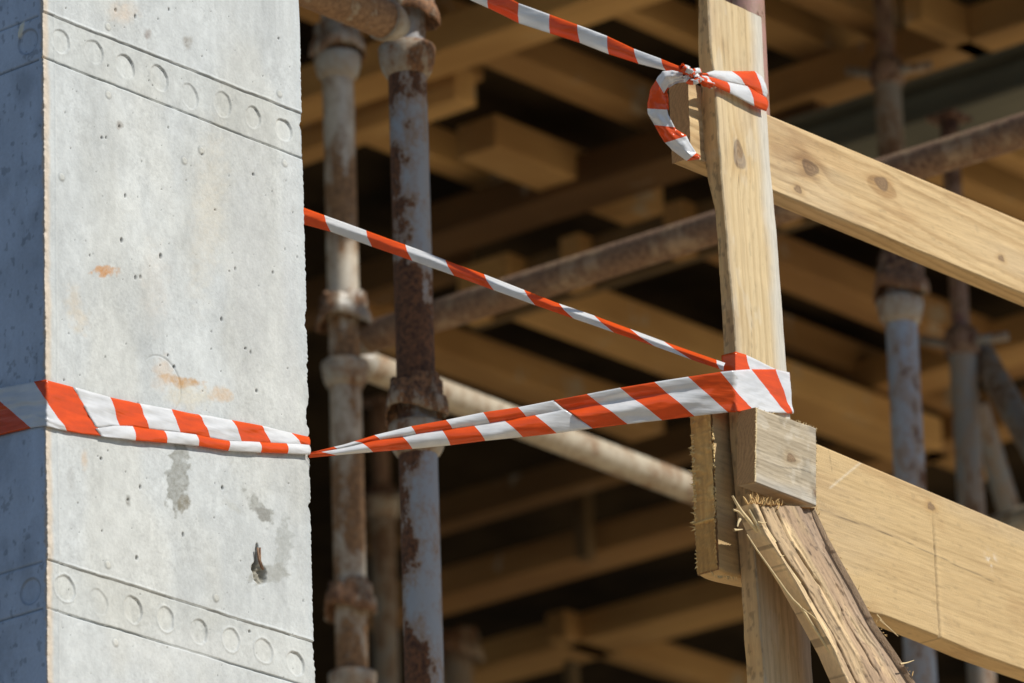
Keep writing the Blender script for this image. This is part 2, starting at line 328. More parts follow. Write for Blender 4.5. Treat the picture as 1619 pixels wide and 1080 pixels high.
    q = on(407, 881, 1, Y0); e = sst(1.2, .8, np.hypot((a-(q[0]-X0))/.0030, (z-q[2])/.014)); H -= e*.008; C = lerp(C, np.array([.08, .07, .06]), e*.9)
    # arris strip left
    es = sst(.011, .004, a+.003*(fbm(z*60, 0, 0, 95)-.5)); C = lerp(C, np.array([.62, .50, .37])*(.75+.5*fbm(z*160, a*300, 0, 96))[..., None], es*.75)
    H += np.exp(-((a-.0165)/.0008)**2)*.0006
    er = sst(.016, .0, CW-a); C = lerp(C, C*np.array([.90, .93, .96]), er*.5)
    h[:, fr] = H; COLR = np.zeros((n_, m_, 3)) + base*.95; COLR[:, fr] = C
    # left face; blue sky-lit shade is painted into its base colour
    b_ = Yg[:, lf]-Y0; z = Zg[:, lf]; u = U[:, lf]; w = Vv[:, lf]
    H = (fbm(b_*60, z*60, 0, 104)-.5)*.0008
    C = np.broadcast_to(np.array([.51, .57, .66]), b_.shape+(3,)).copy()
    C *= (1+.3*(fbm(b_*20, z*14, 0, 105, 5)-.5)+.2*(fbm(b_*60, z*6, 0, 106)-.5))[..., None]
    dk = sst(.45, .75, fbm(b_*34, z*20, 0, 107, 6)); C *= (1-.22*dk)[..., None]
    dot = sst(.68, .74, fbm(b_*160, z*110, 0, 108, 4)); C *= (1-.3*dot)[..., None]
    for (x1, y1, x2, y2, dd) in ((0, 49, 70, 22, .7), (0, 118, 70, 91, 1), (0, 908, 75, 886, .7), (0, 982, 75, 960, .9)):
        d = w-(y1+(u-x1)*(y2-y1)/(x2-x1)); e = np.exp(-(d/1.3)**2)*(b_ > .006); H -= e*.0022*dd; C *= (1-.55*e*dd)[..., None]
    for dx, dy in ((44, 66), (48, 935), (-20, 92), (-16, 960)):
        q = on(dx, dy, 0, X0); r = np.hypot(b_-(q[1]-Y0), z-q[2]); e = np.exp(-((r-.0135)/.0011)**2); H -= sst(.0138, .0125, r)*.0016; C *= (1-.35*e)[..., None]
    q = on(34, 47, 0, X0); e = sst(1.15, .85, np.hypot(((b_-(q[1]-Y0))+(z-q[2])*.35)/.0036, (z-q[2])/.0085)+.3*(fbm(b_*300, z*300, 0, 109)-.5)); H += e*.001; C = lerp(C, np.array([.85, .78, .62]), e)
    C = lerp(C, np.array([.60, .46, .33]), sst(.0045, .001, b_+.004*(fbm(z*150, 0, 0, 110)-.5))*.8)
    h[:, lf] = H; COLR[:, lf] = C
    # lumpy, chipped arrises
    dl = np.minimum(np.abs(Xg-X0)+np.abs(Yg-Y0), 1); dr = np.abs(Xg-X1)+np.abs(Yg-Y0)
    nl = fbm(Zg*170, 0*Zg, 0, 120, 3)-.42; nr = fbm(Zg*420, 0*Zg, 0, 121, 3)-.5; nr2 = sst(.60, .8, fbm(Zg*55, 0*Zg, 0, 122, 3))
    el = sst(.005, 0, dl); e2 = sst(.005, 0, dr)
    px_ = Xg + nx*h - el*nl*.0036 + e2*(nr*.0012-nr2*.0034); py_ = Yg + ny*h - el*nl*.0030 - e2*(nr*.0008)
    low = sst(on(485, 960, 1, Y0)[2], on(485, 1080, 1, Y0)[2], Zg)*e2; px_ = px_+low*.0035*(.2+1.2*sst(.4, .7, fbm(Zg*70, 0*Zg, 0, 123)))
    V = np.stack([px_, py_, Zg], -1).reshape(-1, 3)
    Fg = grid_faces(n_, m_, True)
    t0 = empty('concrete_column', (X0, Y0, SLAB), 'square pale grey concrete column with round form marks and a stained sunlit face', 'column')
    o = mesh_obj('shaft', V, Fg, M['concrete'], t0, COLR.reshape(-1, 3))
    cp = np.array([[X0, Y0, 6.301], [X1, Y0, 6.301], [X1, Y1, 6.301], [X0, Y1, 6.301]])
    mesh_obj('top_face', cp, [[0, 1, 2, 3]], M['concrete'], t0, np.full((4, 3), .5))
    # stub of tie wire in the broken hole
    parts = []
    for (pa, pb, pc_) in (((407, 866), (409, 884), (414, 899)), ((411, 866), (411, 886), (416, 901))):
        pp = [on(*q, 1, Y0-.004) for q in (pa, pb, pc_)]; parts.append(tube_pts(pp, [.0011, .0014, .0012], 6))
    mesh_obj('tie_wire', *merge(parts), M['rustpipe'], t0, extra=None)
    return t0

# ------------------------------------------------------------------ tubes
def tube_pts(pts, rad, seg=16, cap=True):
    pts = np.asarray(pts, float); n = len(pts); rad = np.broadcast_to(rad, n)
    T = np.gradient(pts, axis=0); T /= np.linalg.norm(T, axis=1)[:, None]
    ref = np.array([0, 0, 1.]) if abs(T[0][2]) < .9 else np.array([1., 0, 0])
    V = []
    for i in range(n):
        A = np.cross(T[i], ref); A /= np.linalg.norm(A); B = np.cross(T[i], A)
        th = np.arange(seg)/seg*2*np.pi
        V.append(pts[i]+rad[i]*(np.cos(th)[:, None]*A+np.sin(th)[:, None]*B))
    V = np.concatenate(V); F = grid_faces(n, seg, True)
    if cap:
        V = np.concatenate([V, pts[:1], pts[-1:]]); a = len(V)-2; b = a+1; j = np.arange(seg); j2 = (j+1) % seg
        F = np.concatenate([F, np.stack([j2, j, np.full(seg, a), np.full(seg, a)], -1), np.stack([(n-1)*seg+j, (n-1)*seg+j2, np.full(seg, b), np.full(seg, b)], -1)])
        F = F[:, :]  # degenerate quads closed below
    return V, F
def fix(o):
    import bmesh
    bm = bmesh.new(); bm.from_mesh(o.data); bmesh.ops.dissolve_degenerate(bm, edges=bm.edges, dist=1e-7); bm.to_mesh(o.data); bm.free()
def lathe(axis_pt, prof, seg=40, notches=None):
    """prof: list (r, z) around the vertical axis"""
    th = np.arange(seg)/seg*2*np.pi; V = []
    for k, (r, z) in enumerate(prof):
        rr = np.full(seg, r)
        if notches: rr = notches(th, r, z)
        V.append(np.stack([axis_pt[0]+rr*np.cos(th), axis_pt[1]+rr*np.sin(th), np.full(seg, axis_pt[2]+z)], -1))
    return np.concatenate(V), grid_faces(len(prof), seg, True)
def tube_part(name, p1, p2, r, m, parent, rustfn=None, step=.006, seg=32):
    p1 = np.asarray(p1, float); p2 = np.asarray(p2, float); L = np.linalg.norm(p2-p1); n = max(2, int(L/step))
    t = np.linspace(0, 1, n)[:, None]; pts = p1*(1-t)+p2*t
    d = (p2-p1)/L; ref = np.array([0, 0, 1.]) if abs(d[2]) < .9 else np.array([1., 0, 0]); A = np.cross(d, ref); A /= np.linalg.norm(A); B = np.cross(d, A)
    th = np.arange(seg)/seg*2*np.pi; ring = np.cos(th)[:, None]*A+np.sin(th)[:, None]*B
    V = (pts[:, None, :]+r*ring[None]).reshape(-1, 3)
    ru = np.zeros(len(V)) if rustfn is None else rustfn(V)
    ri = (V.reshape(n, seg, 3)[[0, -1]]-pts[[0, -1]][:, None, :])*.86+pts[[0, -1]][:, None, :]
    ends = ri.reshape(-1, 3); F = grid_faces(n, seg, True); a = n*seg; j = np.arange(seg); j2 = (j+1) % seg
    F = np.concatenate([F, np.stack([j2, j, a+j, a+j2], -1), np.stack([(n-1)*seg+j, (n-1)*seg+j2, a+seg+j2, a+seg+j], -1)])
    # inner wall so that open ends read as tube ends
    F = np.concatenate([F, np.stack([a+j, a+seg+j, a+seg+j2, a+j2], -1)])
    o = mesh_obj(name, np.concatenate([V, ends]), F, m, parent, extra={'rust': np.concatenate([ru, np.full(2*seg, .2)])})
    return o
def cup_low(name, c, parent, m, k=1.0, ru=0.0):
    pr = [(.0243, -.026), (.0275, -.024), (.0315, -.017), (.0345, -.006), (.0358, .004), (.0362, .012), (.0345, .0145), (.0325, .013), (.031, .004), (.0243, -.002)]
    V, F = lathe(c, [(r*k, z*k) for r, z in pr], 48)
    V = V+(fbm(V[:, 0]*90, V[:, 1]*90, V[:, 2]*90, 3, 3)-.5)[:, None]*.0014
    return mesh_obj(name, V, F, m, parent, extra={'rust': np.full(len(V), ru)})
def cup_top(name, c, parent, m, k=1.0, ru=.25, ph=0.0):
    def nn(th, r, z):
        s = .5+.5*np.sign(np.sin(th*4+ph)-.25); lug = sst(.6, 1, np.cos(th+ph*2.3))
        return r + np.where(r > .03*k, s*.0045*k + lug*.006*k, 0)
    pr = [(.0243, .030), (.0305, .030), (.032, .028), (.032, .012), (.036, .009), (.0385, .0), (.0395, -.014), (.037, -.015), (.035, -.004), (.0243, .004)]
    V, F = lathe(c, [(r*k, z*k) for r, z in pr], 72, lambda th, r, z: nn(th, r, z))
    th = np.arctan2(V[:, 1]-c[1], V[:, 0]-c[0]); V[:, 2] += np.where(V[:, 2] < c[2]+.02*k, .006*k*np.sin(th*2+ph), .004*k*np.sign(np.sin(th*3+ph)))
    V = V+(fbm(V[:, 0]*90, V[:, 1]*90, V[:, 2]*90, 6, 3)-.5)[:, None]*.0014
    return mesh_obj(name, V, F[:, ::-1], m, parent, extra={'rust': np.full(len(V), ru)})
def standard(px, py, D, label, cups, tops, zlo=3.0, zhi=None, m='paint', rustfn=None, k=1.0, jack=None, wing=True, group='upright scaffold tubes'):
    """vertical cup-lock tube through image point (px,py) at depth D; cups/tops are image heights"""
    p = atd(px, py, D)
    def zof(yy):
        r = ray(px, yy); f2 = np.hypot(p[0], p[1])/np.hypot(r[0], r[1]); return CAM[2]+r[2]*f2
    t0 = empty('scaffold_standard', (p[0], p[1], zlo), label, 'scaffold tube', group)
    z2 = zof(zhi) if zhi is not None else 6.1
    mid = zof(1130); tube_part('tube', (p[0], p[1], max(mid, zlo)), (p[0], p[1], z2), .02415*k, M[m], t0, rustfn and (lambda V: rustfn(V, p, zof)))
    if mid > zlo: tube_part('lower_tube', (p[0], p[1], zlo), (p[0], p[1], mid-.002), .02415*k, M[m], t0, step=.1)
    for yy in cups: cup_low('bottom_cup', (p[0], p[1], zof(yy)), t0, M['cup'], k, .10)
    for i, yy in enumerate(tops): cup_top('top_cup', (p[0], p[1], zof(yy)), t0, M['cup'], k, .20, ph=i*1.3+px*.01)
    if jack is not None:
        zt_ = zof(jack)
        tube_part('jack_screw', (p[0], p[1], z2-.02), (p[0], p[1], zt_), .0165*k, M['jack'], t0, step=.03)
        V, F = lathe((p[0], p[1], z2+.0), [(.0165, .03), (.027, .028), (.031, .018), (.031, -.018), (.0245, -.022)], 32); mesh_obj('jack_nut', V, F[:, ::-1], M['jack'], t0, extra={'rust': np.full(len(V), .1)})
        hd = [tube_pts([(p[0]-.02, p[1]+.075, z2+.024), (p[0], p[1]+.02, z2+.004), (p[0], p[1]-.02, z2+.002), (p[0]+.02, p[1]-.085, z2+.0)], .0085, 10)]
        if wing: mesh_obj('nut_handle', *merge(hd), M['dull'], t0)
        q = .03; V = box_v((p[0]-q, p[1]-q, zt_), (p[0]+q, p[1]+q, zt_+.008)); mesh_obj('head_plate', V, BOXF, M['jack'], t0, smooth=False)
    return t0
BOXF = np.array([[0, 3, 2, 1], [4, 5, 6, 7], [0, 1, 5, 4], [1, 2, 6, 5], [2, 3, 7, 6], [3, 0, 4, 7]])
def box_v(a, b):
    x0, y0, z0 = a; x1, y1, z1 = b
    return np.array([[x0, y0, z0], [x1, y0, z0], [x1, y1, z0], [x0, y1, z0], [x0, y0, z1], [x1, y0, z1], [x1, y1, z1], [x0, y1, z1]], float)
def bevel(o, w):
    md = o.modifiers.new('bevel', 'BEVEL'); md.width = w; md.segments = 2; return o

build_column()

# ------------------------------------------------------------------ lofted boards
def wood_col(u, v, w, seed, pale=(.64, .49, .29), dark=(.45, .30, .15), ring=.0055, cen=(.5, -.06), tilt=.03, knots=(), weather=.3, contrast=1.0):
    """u along, v across the face (m), w depth (m)"""
    bend = .010*(fbm(u*3.0, v*2, 0, seed)-.5)
    rr = np.hypot(v-cen[0]-tilt*u+bend, w-cen[1]+.35*bend)
    kn = 0
    for (ku, kv, kr, s) in knots:
        d = np.hypot((u-ku)*.62, v-kv); rr = rr+s*kr*.9*np.exp(-(d/(kr*2.2))**2)
    rr = rr+.0012*(fbm(u*20, v*60, w*60, seed+1)-.5)
    t = rr/ring; t = t-np.floor(t)
    late = sst(.35, .9, t)*sst(1.0, .94, t)
    fib = fbm(u*14, v*500, w*500, seed+2, 3); blot = fbm(u*6, v*25, w*25, seed+3, 4)
    k = np.clip(late*.55*contrast+.5*(fib-.5)+.7*(blot-.45), 0, 1)
    C = lerp(pale, dark, k)
    wea = sst(.58, .70, fbm(u*4+2, v*70, w*30, seed+12, 4)); C = lerp(C, C*np.array([.84, .82, .80]), wea*.7)
    dirt = .8*sst(.56, .78, fbm(u*11+5, v*26, w*10, seed+9, 5)); C = C*(1-np.array([.16, .22, .28])*dirt[..., None])
    sm = sst(.64, .80, fbm(u*70, v*300, w*200, seed+10, 4)); C *= (1-.16*sm)[..., None]
    gr = sst(.45, .75, fbm(u*5+9, v*18, w*10, seed+4, 4))*weather; C = lerp(C, np.array([.46, .43, .38])*(.8+.4*fib)[..., None], gr)
    for (ku, kv, kr, s) in knots:
        du = (u-ku)*.62; dv = v-kv; d = np.hypot(du, dv)*(1+.12*np.sin(3*np.arctan2(dv, du)+s*5)); ringk = .5+.5*np.sin(d/kr*16+4*fbm(u*60, v*60, 0, seed+6))
        e = sst(kr*1.15, kr*.9, d); kc = lerp((.30, .185, .09), (.14, .08, .04), ringk*.8)
        C = lerp(C, C*np.array([.84, .73, .58]), sst(kr*2.8, kr*1.1, d)*.6)
        C = lerp(C, kc, e*.85); C *= (1-.55*np.exp(-((d-kr)/(kr*.09))**2)*(.4+.6*fbm(u*90, v*90, 0, seed+7)))[..., None]
    return C
def loft(sections, nfront, nside, step, colfn, dispfn=None, tt=None):
    """sections: (k,4,3) corners fl, fr, br, bl; returns V, F, colour grid. Interpolated linearly along the length."""
    S = np.asarray(sections, float); c = S.mean(1); seg = np.linalg.norm(np.diff(c, axis=0), axis=1); L = np.concatenate([[0], np.cumsum(seg)])
    us = tt if tt is not None else np.linspace(0, L[-1], max(2, int(L[-1]/step)))
    SS = np.stack([np.stack([np.interp(us, L, S[:, i, j]) for j in range(3)], -1) for i in range(4)], 1)   # n,4,3
    mS = len(S)//2; wf = np.linalg.norm(S[mS, 1]-S[mS, 0]); ws = np.linalg.norm(S[mS, 3]-S[mS, 0])
    prs = []; vw = []
    for a in np.linspace(0, 1, nfront, endpoint=False): prs.append((a, 0))
    for b in np.linspace(0, 1, nside, endpoint=False): prs.append((1, b))
    for a in np.linspace(1, 0, max(4, nfront//3), endpoint=False): prs.append((a, 1))
    for b in np.linspace(1, 0, nside, endpoint=False): prs.append((0, b))
    pr = np.array(prs); a = pr[:, 0][None, :, None]; b = pr[:, 1][None, :, None]
    V = (SS[:, None, 0]*(1-a)*(1-b)+SS[:, None, 1]*a*(1-b)+SS[:, None, 2]*a*b+SS[:, None, 3]*(1-a)*b)
    U = np.broadcast_to(us[:, None], V.shape[:2]); vv = np.broadcast_to(pr[:, 0]*wf, V.shape[:2]); ww = np.broadcast_to(pr[:, 1]*ws, V.shape[:2])
    C = colfn(U, vv, ww)
    n, m = V.shape[:2]
    cen = V.mean(1, keepdims=True)
    # normals approx: outward by face
    ef = SS[:, 1]-SS[:, 0]; ef /= np.linalg.norm(ef, axis=1)[:, None]; es = SS[:, 3]-SS[:, 0]; es /= np.linalg.norm(es, axis=1)[:, None]
    fn = -es[:, None, :]*(pr[:, 1] == 0)[None, :, None] + es[:, None, :]*(pr[:, 1] == 1)[None, :, None]*1.0
    sn = ef[:, None, :]*((pr[:, 0] == 1))[None, :, None] - ef[:, None, :]*((pr[:, 0] == 0))[None, :, None]
    corner = ((pr[:, 0] == 0) | (pr[:, 0] == 1)) & ((pr[:, 1] == 0) | (pr[:, 1] == 1))
    V = V - (fn+sn)*corner[None, :, None]*.0012
    if dispfn is not None:
        h = dispfn(U, vv, ww); V = V+fn*h[..., None]*(~corner)[None, :, None]
    F = grid_faces(n, m, True)
    # end caps as small grids of their own
    caps = []
    for idx, flip in ((0, True), (-1, False)):
        k1, k2 = max(6, nside), max(10, nfront//2); A = np.linspace(0, 1, k2)[None, :, None]; B = np.linspace(0, 1, k1)[:, None, None]
        Q = SS[idx]; G = (Q[0]*(1-A)*(1-B)+Q[1]*A*(1-B)+Q[2]*A*B+Q[3]*(1-A)*B)
        va = np.broadcast_to(A[..., 0]*wf, (k1, k2)); wa = np.broadcast_to(B[..., 0]*ws, (k1, k2)); r = np.hypot(va-wf*.5, wa+.05)
        t = r/.003+2*fbm(va*60, wa*60, 0, 7); e = .5+.5*np.sin(t*2*np.pi); cc = lerp((.50, .28, .11), (.30, .16, .065), e*.7*(.5+fbm(va*200, wa*200, 0, 8)))
        caps.append((G.reshape(-1, 3), grid_faces(k1, k2, False, not flip), cc.reshape(-1, 3)))
    Vs = [V.reshape(-1, 3)]; Fs = [F]; Cs = [C.reshape(-1, 3)]; off = n*m
    for G, f, cc in caps: Vs.append(G); Fs.append(f+off); Cs.append(cc); off += len(G)
    return np.concatenate(Vs), np.concatenate(Fs), np.concatenate(Cs)
def board(name, label, cat, sections, mk, nf, ns, step, colfn, dispfn=None, parent=None, group=None, tt=None):
    V, F, C = loft(sections, nf, ns, step, colfn, dispfn, tt)
    o = mesh_obj(name, V, F, M[mk], parent, C)
    if parent is None: tag(o, label, cat, group)
    return o
def splinters(name, items, parent, mk='plank_s', pale=(.70, .52, .26)):
    """items: (p0, p1, sag vector, width)"""
    parts = []; cols = []
    for (p0, p1, s, w) in items:
        p0, p1, s = map(np.asarray, (p0, p1, s)); t = np.linspace(0, 1, 7)[:, None]
        pts = p0*(1-t)+p1*t+s*(4*t*(1-t)); V, F = tube_pts(pts, w*np.array([.8, 1, .95, .85, .65, .4, .12]), 5, False); parts.append((V, F))
        cols.append(np.tile(np.array(pale)*rnd.uniform(.7, 1.15), (len(V), 1)))
    V, F = merge(parts); return mesh_obj(name, V, F, M[mk], parent, np.concatenate(cols))
def disp_wood(seed, amp=.0006):
    return lambda u, v, w: (fbm(u*8, v*120, w*40, seed, 3)-.5)*amp*2+(fbm(u*5, v*8, 0, seed+1, 2)-.5)*.0012

# post: leaning board
DP = 6.86
YP = atd(1200, 500, DP)[1]
def PF(px, py, dy=0.0): return on(px, py, 1, YP+dy)
def zpx(px, py): return PF(px, py)[2]
al = [PF(x, y) for x, y in ((1119, 0), (1125, 96), (1131, 130), (1138, 241), (1150, 390), (1163, 540), (1178, 720), (1196, 907), (1206, 1040), (1211, 1110))]
ar = [PF(x, y) for x, y in ((1205, 35), (1209, 110), (1217, 240), (1231, 400), (1243, 560), (1256, 720), (1274, 907), (1285, 1060), (1290, 1130))]
zl = np.array([p[2] for p in al]); xl = np.array([p[0] for p in al]); zr = np.array([p[2] for p in ar]); xr = np.array([p[0] for p in ar])
ztop = PF(1205, 27)[2]
zz = np.concatenate([[SLAB], [SLAB+.05], np.linspace(zl.min()-.02, ztop, 260)])
def ext(z, zs_, xs_):
    i = np.argsort(zs_); zs_, xs_ = zs_[i], xs_[i]; r = np.interp(z, zs_, xs_); sl0 = (xs_[-1]-xs_[0])/(zs_[-1]-zs_[0]); return np.where(z < zs_[0], xs_[0]+(z-zs_[0])*sl0, r)
XL = ext(zz, zl, xl)+(fbm(zz*45, 0*zz, 0, 230, 4)-.5)*.0030; XR = ext(zz, zr, xr)+(fbm(zz*30, 0*zz, 0, 231, 4)-.5)*.0016
# thickness of the side face from the picture
tp = [(1103, 0), (1104, 120), (1106, 200), (1109, 245), (1119, 290), (1129, 330), (1134, 400), (1143, 560), (1152, 680), (1164, 834), (1171, 940), (1178, 1080)]
tz = []; tth = []
for (x, y) in tp:
    q = al[0]
    # iterate: point on the plane x = left arris at this height
    zc = PF(x+20, y)[2]
    for _ in range(3):
        xc = float(ext(np.array([zc]), zl, xl)[0]); q = on(x, y, 0, xc); zc = q[2]
    tz.append(q[2]); tth.append(q[1]-YP)
tz = np.array(tz); tth = np.clip(np.array(tth), .012, .05); i = np.argsort(tz); TH = np.interp(zz, tz[i], tth[i])
TP = float(np.median(tth)); 
ZP0 = zz[2]
secs = [[(XL[k], YP, zz[k]), (XR[k], YP, zz[k]), (XR[k]+.0, YP+TH[k], zz[k]), (XL[k]+.0006, YP+TH[k], zz[k])] for k in range(len(zz))]
Lz = lambda px, py: PF(px, py)[2]
def post_uv(px, py):
    p = PF(px, py); return p[2], p[0]-float(ext(np.array([p[2]]), zl, xl)[0])
kp = [(*post_uv(1168, 243), .0095, 1.0), (*post_uv(1165, 700), .004, .6)]
def post_col(u, v, w):
    C = wood_col(u, v, w, 201, (.69, .52, .285), (.50, .345, .17), .0075, (.075, -.08), .012, kp, .25)
    # the weathered grey strip along the right edge and below
    e = sst(.060, .082, v+.012*(fbm(u*20, 0*u, 0, 210)-.5)); C = lerp(C, np.array([.60, .57, .50])*(.8+.4*fbm(u*60, v*400, 0, 211))[..., None], e*.8)
    lo = sst(Lz(1190, 330), Lz(1190, 520), u)*.55; C = lerp(C, C*np.array([.92, .93, .94]), lo)
    pa = sst(.62, .72, fbm(u*26, v*70, 0, 212, 4)); C = lerp(C, np.array([.72, .66, .54]), pa*.18)
    sd = (v < .0008)*(w > .0005); C = lerp(C, C*np.array([1.0, .84, .64]), sd*1.0); nick = sst(.62, .7, fbm(u*120, v*300, w*300, 0, 218, 3) if False else fbm(u*120, v*300, w*300, 218, 3)); C *= (1-.35*nick*sst(.004, .0, v))[..., None]  # side face: warm bounce in its shade is painted into the wood colour
    ck = np.exp(-((v-.03-.006*np.sin(u*13)+.01*(fbm(u*7, 0*u, 0, 213)-.5))/.00045)**2)*sst(.55, .65, fbm(u*9, 0*u, 0, 214)); C *= (1-.5*ck)[..., None]
    return C
tt = np.concatenate([[0, 1.3, 2.6], np.arange(ZP0, ztop, .0016), [ztop]])
secs_a = np.array(secs)
def post_len(z): return z
V_, F_, C_ = loft(secs, 66, 14, .0016, lambda u, v, w: post_col(u+SLAB, v, w), lambda u, v, w: (fbm(u*8, v*120, w*40, 220, 3)-.5)*.0010 + (fbm(u*40, v*10, 0, 221, 3)-.5)*.0006, None)
# the length parameter runs along the board from its foot, the same as height to within a millimetre
post = mesh_obj('guardrail_post', V_, F_, M['plank_z'], None, C_); tag(post, 'upright pale softwood board of the guardrail with one round knot', 'post')

# rails behind the post
YR = YP+TP+.001; TR1 = .026
def RF(px, py): return on(px, py, 1, YR)
zr1t = np.mean([RF(1210, 178)[2], RF(1400, 258)[2]]); 
r1t = [RF(1087, 127), RF(1210, 178), RF(1619, 350)]; r1b = [RF(1087, 247), RF(1224, 304), RF(1619, 466)]
xs = np.array([r1t[0][0], r1t[1][0], r1t[2][0], 7.2]); 
def lin(ps, x): 
    xx = [p[0] for p in ps]; z_ = [p[2] for p in ps]; s = (z_[-1]-z_[0])/(xx[-1]-xx[0]); return z_[0]+s*(x-xx[0])
XE1 = 7.0
xs = np.concatenate([np.linspace(xs[0], r1t[2][0]+.03, 12), [XE1]])
secs = [[(x, YR, lin(r1t, x)), (x, YR, lin(r1b, x)), (x, YR+TR1, lin(r1b, x)), (x, YR+TR1, lin(r1t, x))] for x in xs]
x00 = xs[0]; wtop = lin(r1t, x00)
def uv1(px, py): p = RF(px, py); return p[0]-x00, lin(r1t, p[0])-p[2]
k1 = [(*uv1(1281, 266), .0085, 1.1), (*uv1(1394, 290), .0075, -1.0), (*uv1(1583, 408), .0035, .5), (*uv1(1262, 300), .004, .6)]
def r1col(u, v, w):
    C = wood_col(u, v, w, 301, (.65, .455, .225), (.44, .275, .115), .0085, (.02, -.035), .05, k1, .12, 1.2)
    a_ = uv1(1240, 230); e = sst(1.2, .4, np.hypot((u-a_[0])/.06, (v-a_[1])/.03)+1.2*(fbm(u*25, v*60, 0, 305, 4)-.5)); C = lerp(C, C*np.array([.70, .62, .55]), e*.7)
    e = sst(.52, .7, fbm(u*10, v*40, 0, 306, 4)); C = lerp(C, C*np.array([.82, .74, .66]), e*.6)
    return C
tt = np.concatenate([np.arange(0, r1t[2][0]+.03-x00, .0016), np.linspace(r1t[2][0]+.05-x00, XE1-x00, 12)])
board('guardrail_plank', 'narrow sunlit timber rail sloping down right from the taped post top', 'rail', secs, 'plank_x', 62, 14, .0016, r1col, disp_wood(310), tt=tt, group='guardrail timbers')

TR2 = .029
YR2 = YR+.002
def R2(px, py): return on(px, py, 1, YR2)
r2t = [R2(1288, 699), R2(1619, 839)]; bot = [(1131, 897), (1150, 908), (1166, 912), (1260, 932), (1330, 957), (1381, 971), (1400, 975), (1474, 1004), (1540, 1032), (1619, 1060)]
r2b = [R2(*q) for q in bot]; xb = np.array([p[0] for p in r2b]); zb2 = np.array([p[2] for p in r2b])
x20 = R2(1131, 760)[0]; xe = R2(1619, 900)[0]+.03
def z2b(x): return np.interp(x, xb, zb2) if x <= xb[-1] else zb2[-1]+(x-xb[-1])*(-.0)
xs = np.concatenate([np.linspace(x20, xe, 60), [XE1]])
secs = [[(x, YR2, lin(r2t, x)), (x, YR2, z2b(x)), (x, YR2+TR2, z2b(x)), (x, YR2+TR2, lin(r2t, x))] for x in xs]
def uv2(px, py): p = R2(px, py); return p[0]-x20, lin(r2t, p[0])-p[2]
def r2col(u, v, w):
    C = wood_col(u, v, w, 401, (.60, .415, .195), (.44, .28, .12), .0065, (-.10, -.02), -.03, [(*uv2(1472, 801), .004, .8)], .08, .55)
    saw = .5+.5*np.sin((u*1.0+v*.42)*2*np.pi/.0042); C *= (1-.07*saw*(.3+fbm(u*20, v*20, 0, 409)))[..., None]
    # saw kerf, long checks, chalk scratches
    ku, kv = uv2(1478, 870); e = np.exp(-((u-ku-.002*(fbm(v*60, 0*v, 0, 403)-.5))/.0010)**2)*sst(uv2(1478, 800)[1], uv2(1478, 860)[1], v); C *= (1-.62*e*(.6+.6*fbm(v*300, 0*v, 0, 404)))[..., None]
    e = np.exp(-((u-ku-.006)/.004)**2)*sst(0, .1, v); C = lerp(C, C*1.14, e*.6)
    for (a_, b_, c_) in (((1295, 800), (1413, 848), .6), ((1413, 848), (1573, 921), .55), ((1310, 708), (1315, 745), .4)):
        p, q = np.array(uv2(*a_)), np.array(uv2(*b_)); d = q-p; L = np.hypot(*d); s = ((u-p[0])*d[0]+(v-p[1])*d[1])/L; n = (-(u-p[0])*d[1]+(v-p[1])*d[0])/L
        C *= (1-c_*np.exp(-((n+.0006*np.sin(s*90))/.00065)**2)*sst(-.002, .004, s)*sst(L+.002, L-.004, s))[..., None]
    for (a_, b_) in (((1311, 770), (1362, 731)),):
        p, q = np.array(uv2(*a_)), np.array(uv2(*b_)); d = q-p; L = np.hypot(*d); s = ((u-p[0])*d[0]+(v-p[1])*d[1])/L; n = (-(u-p[0])*d[1]+(v-p[1])*d[0])/L
        C = lerp(C, np.array([.8, .74, .6]), np.exp(-(n/.0008)**2)*sst(-.002, .004, s)*sst(L+.002, L-.004, s)*.6)
    e = np.exp(-(np.hypot(u-uv2(1567, 885)[0], v-uv2(1567, 885)[1])/.008)**2)*sst(.45, .6, fbm(u*150, v*150, 0, 408)); C = lerp(C, np.array([.85, .82, .74]), e*.8)
    return C
tt = np.concatenate([np.arange(0, xe-x20, .0018), np.linspace(xe+.02-x20, XE1-x20, 12)])
rail2 = empty('guardrail_plank', (x20, YR2, zb2.min()), 'wide sunlit timber plank behind the splintered brace, with a dark saw cut', 'rail', 'guardrail timbers')
board('board', None, None, secs, 'plank_x', 110, 14, .0018, r2col, lambda u, v, w: (fbm(u*8, v*120, w*40, 420, 3)-.5)*.0012+.0004*np.sin((u+v*.42)*2*np.pi/.0042)-.003*np.exp(-((u-uv2(1478, 870)[0])/.0012)**2)*sst(uv2(1478, 800)[1], uv2(1478, 860)[1], v), parent=rail2, tt=tt)
# ragged sawn end of the wide plank: raised fibres in a sheet of their own
def END(px, py, dx=0.0): return on(px, py, 0, x20+dx)
its = []
for k in range(110):
    y = rnd.uniform(660, 900) if k > 60 else rnd.uniform(700, 835); y = 663+(y-663)
    xl_ = 1097+(y-660)*.02; b0 = END(xl_+1, y); d = rnd.random()
    out = np.array([-.001-.004*d, rnd.uniform(.0005, .0085)*rnd.random()*(1 if y < 840 else .4), rnd.uniform(-.0045, .0035)])
    its.append((b0+np.array([0, -.002, 0]), b0+out, (0, 0, rnd.uniform(-.001, .002)), rnd.uniform(.0005, .0013)))
for k in range(150):
    y = min(824, rnd.choice([680, 705, 730, 770, 790, 805])+rnd.gauss(0, 13)); b0 = END(1131+rnd.uniform(-2.5, 1.5), y); b0[1] = max(b0[1], YR2+.0002)
    its.append((b0, b0+np.array([-rnd.uniform(.001, .004), -rnd.uniform(.000, .003), rnd.uniform(-.004, .001)]), (0, 0, .0005), rnd.uniform(.0004, .0010)))
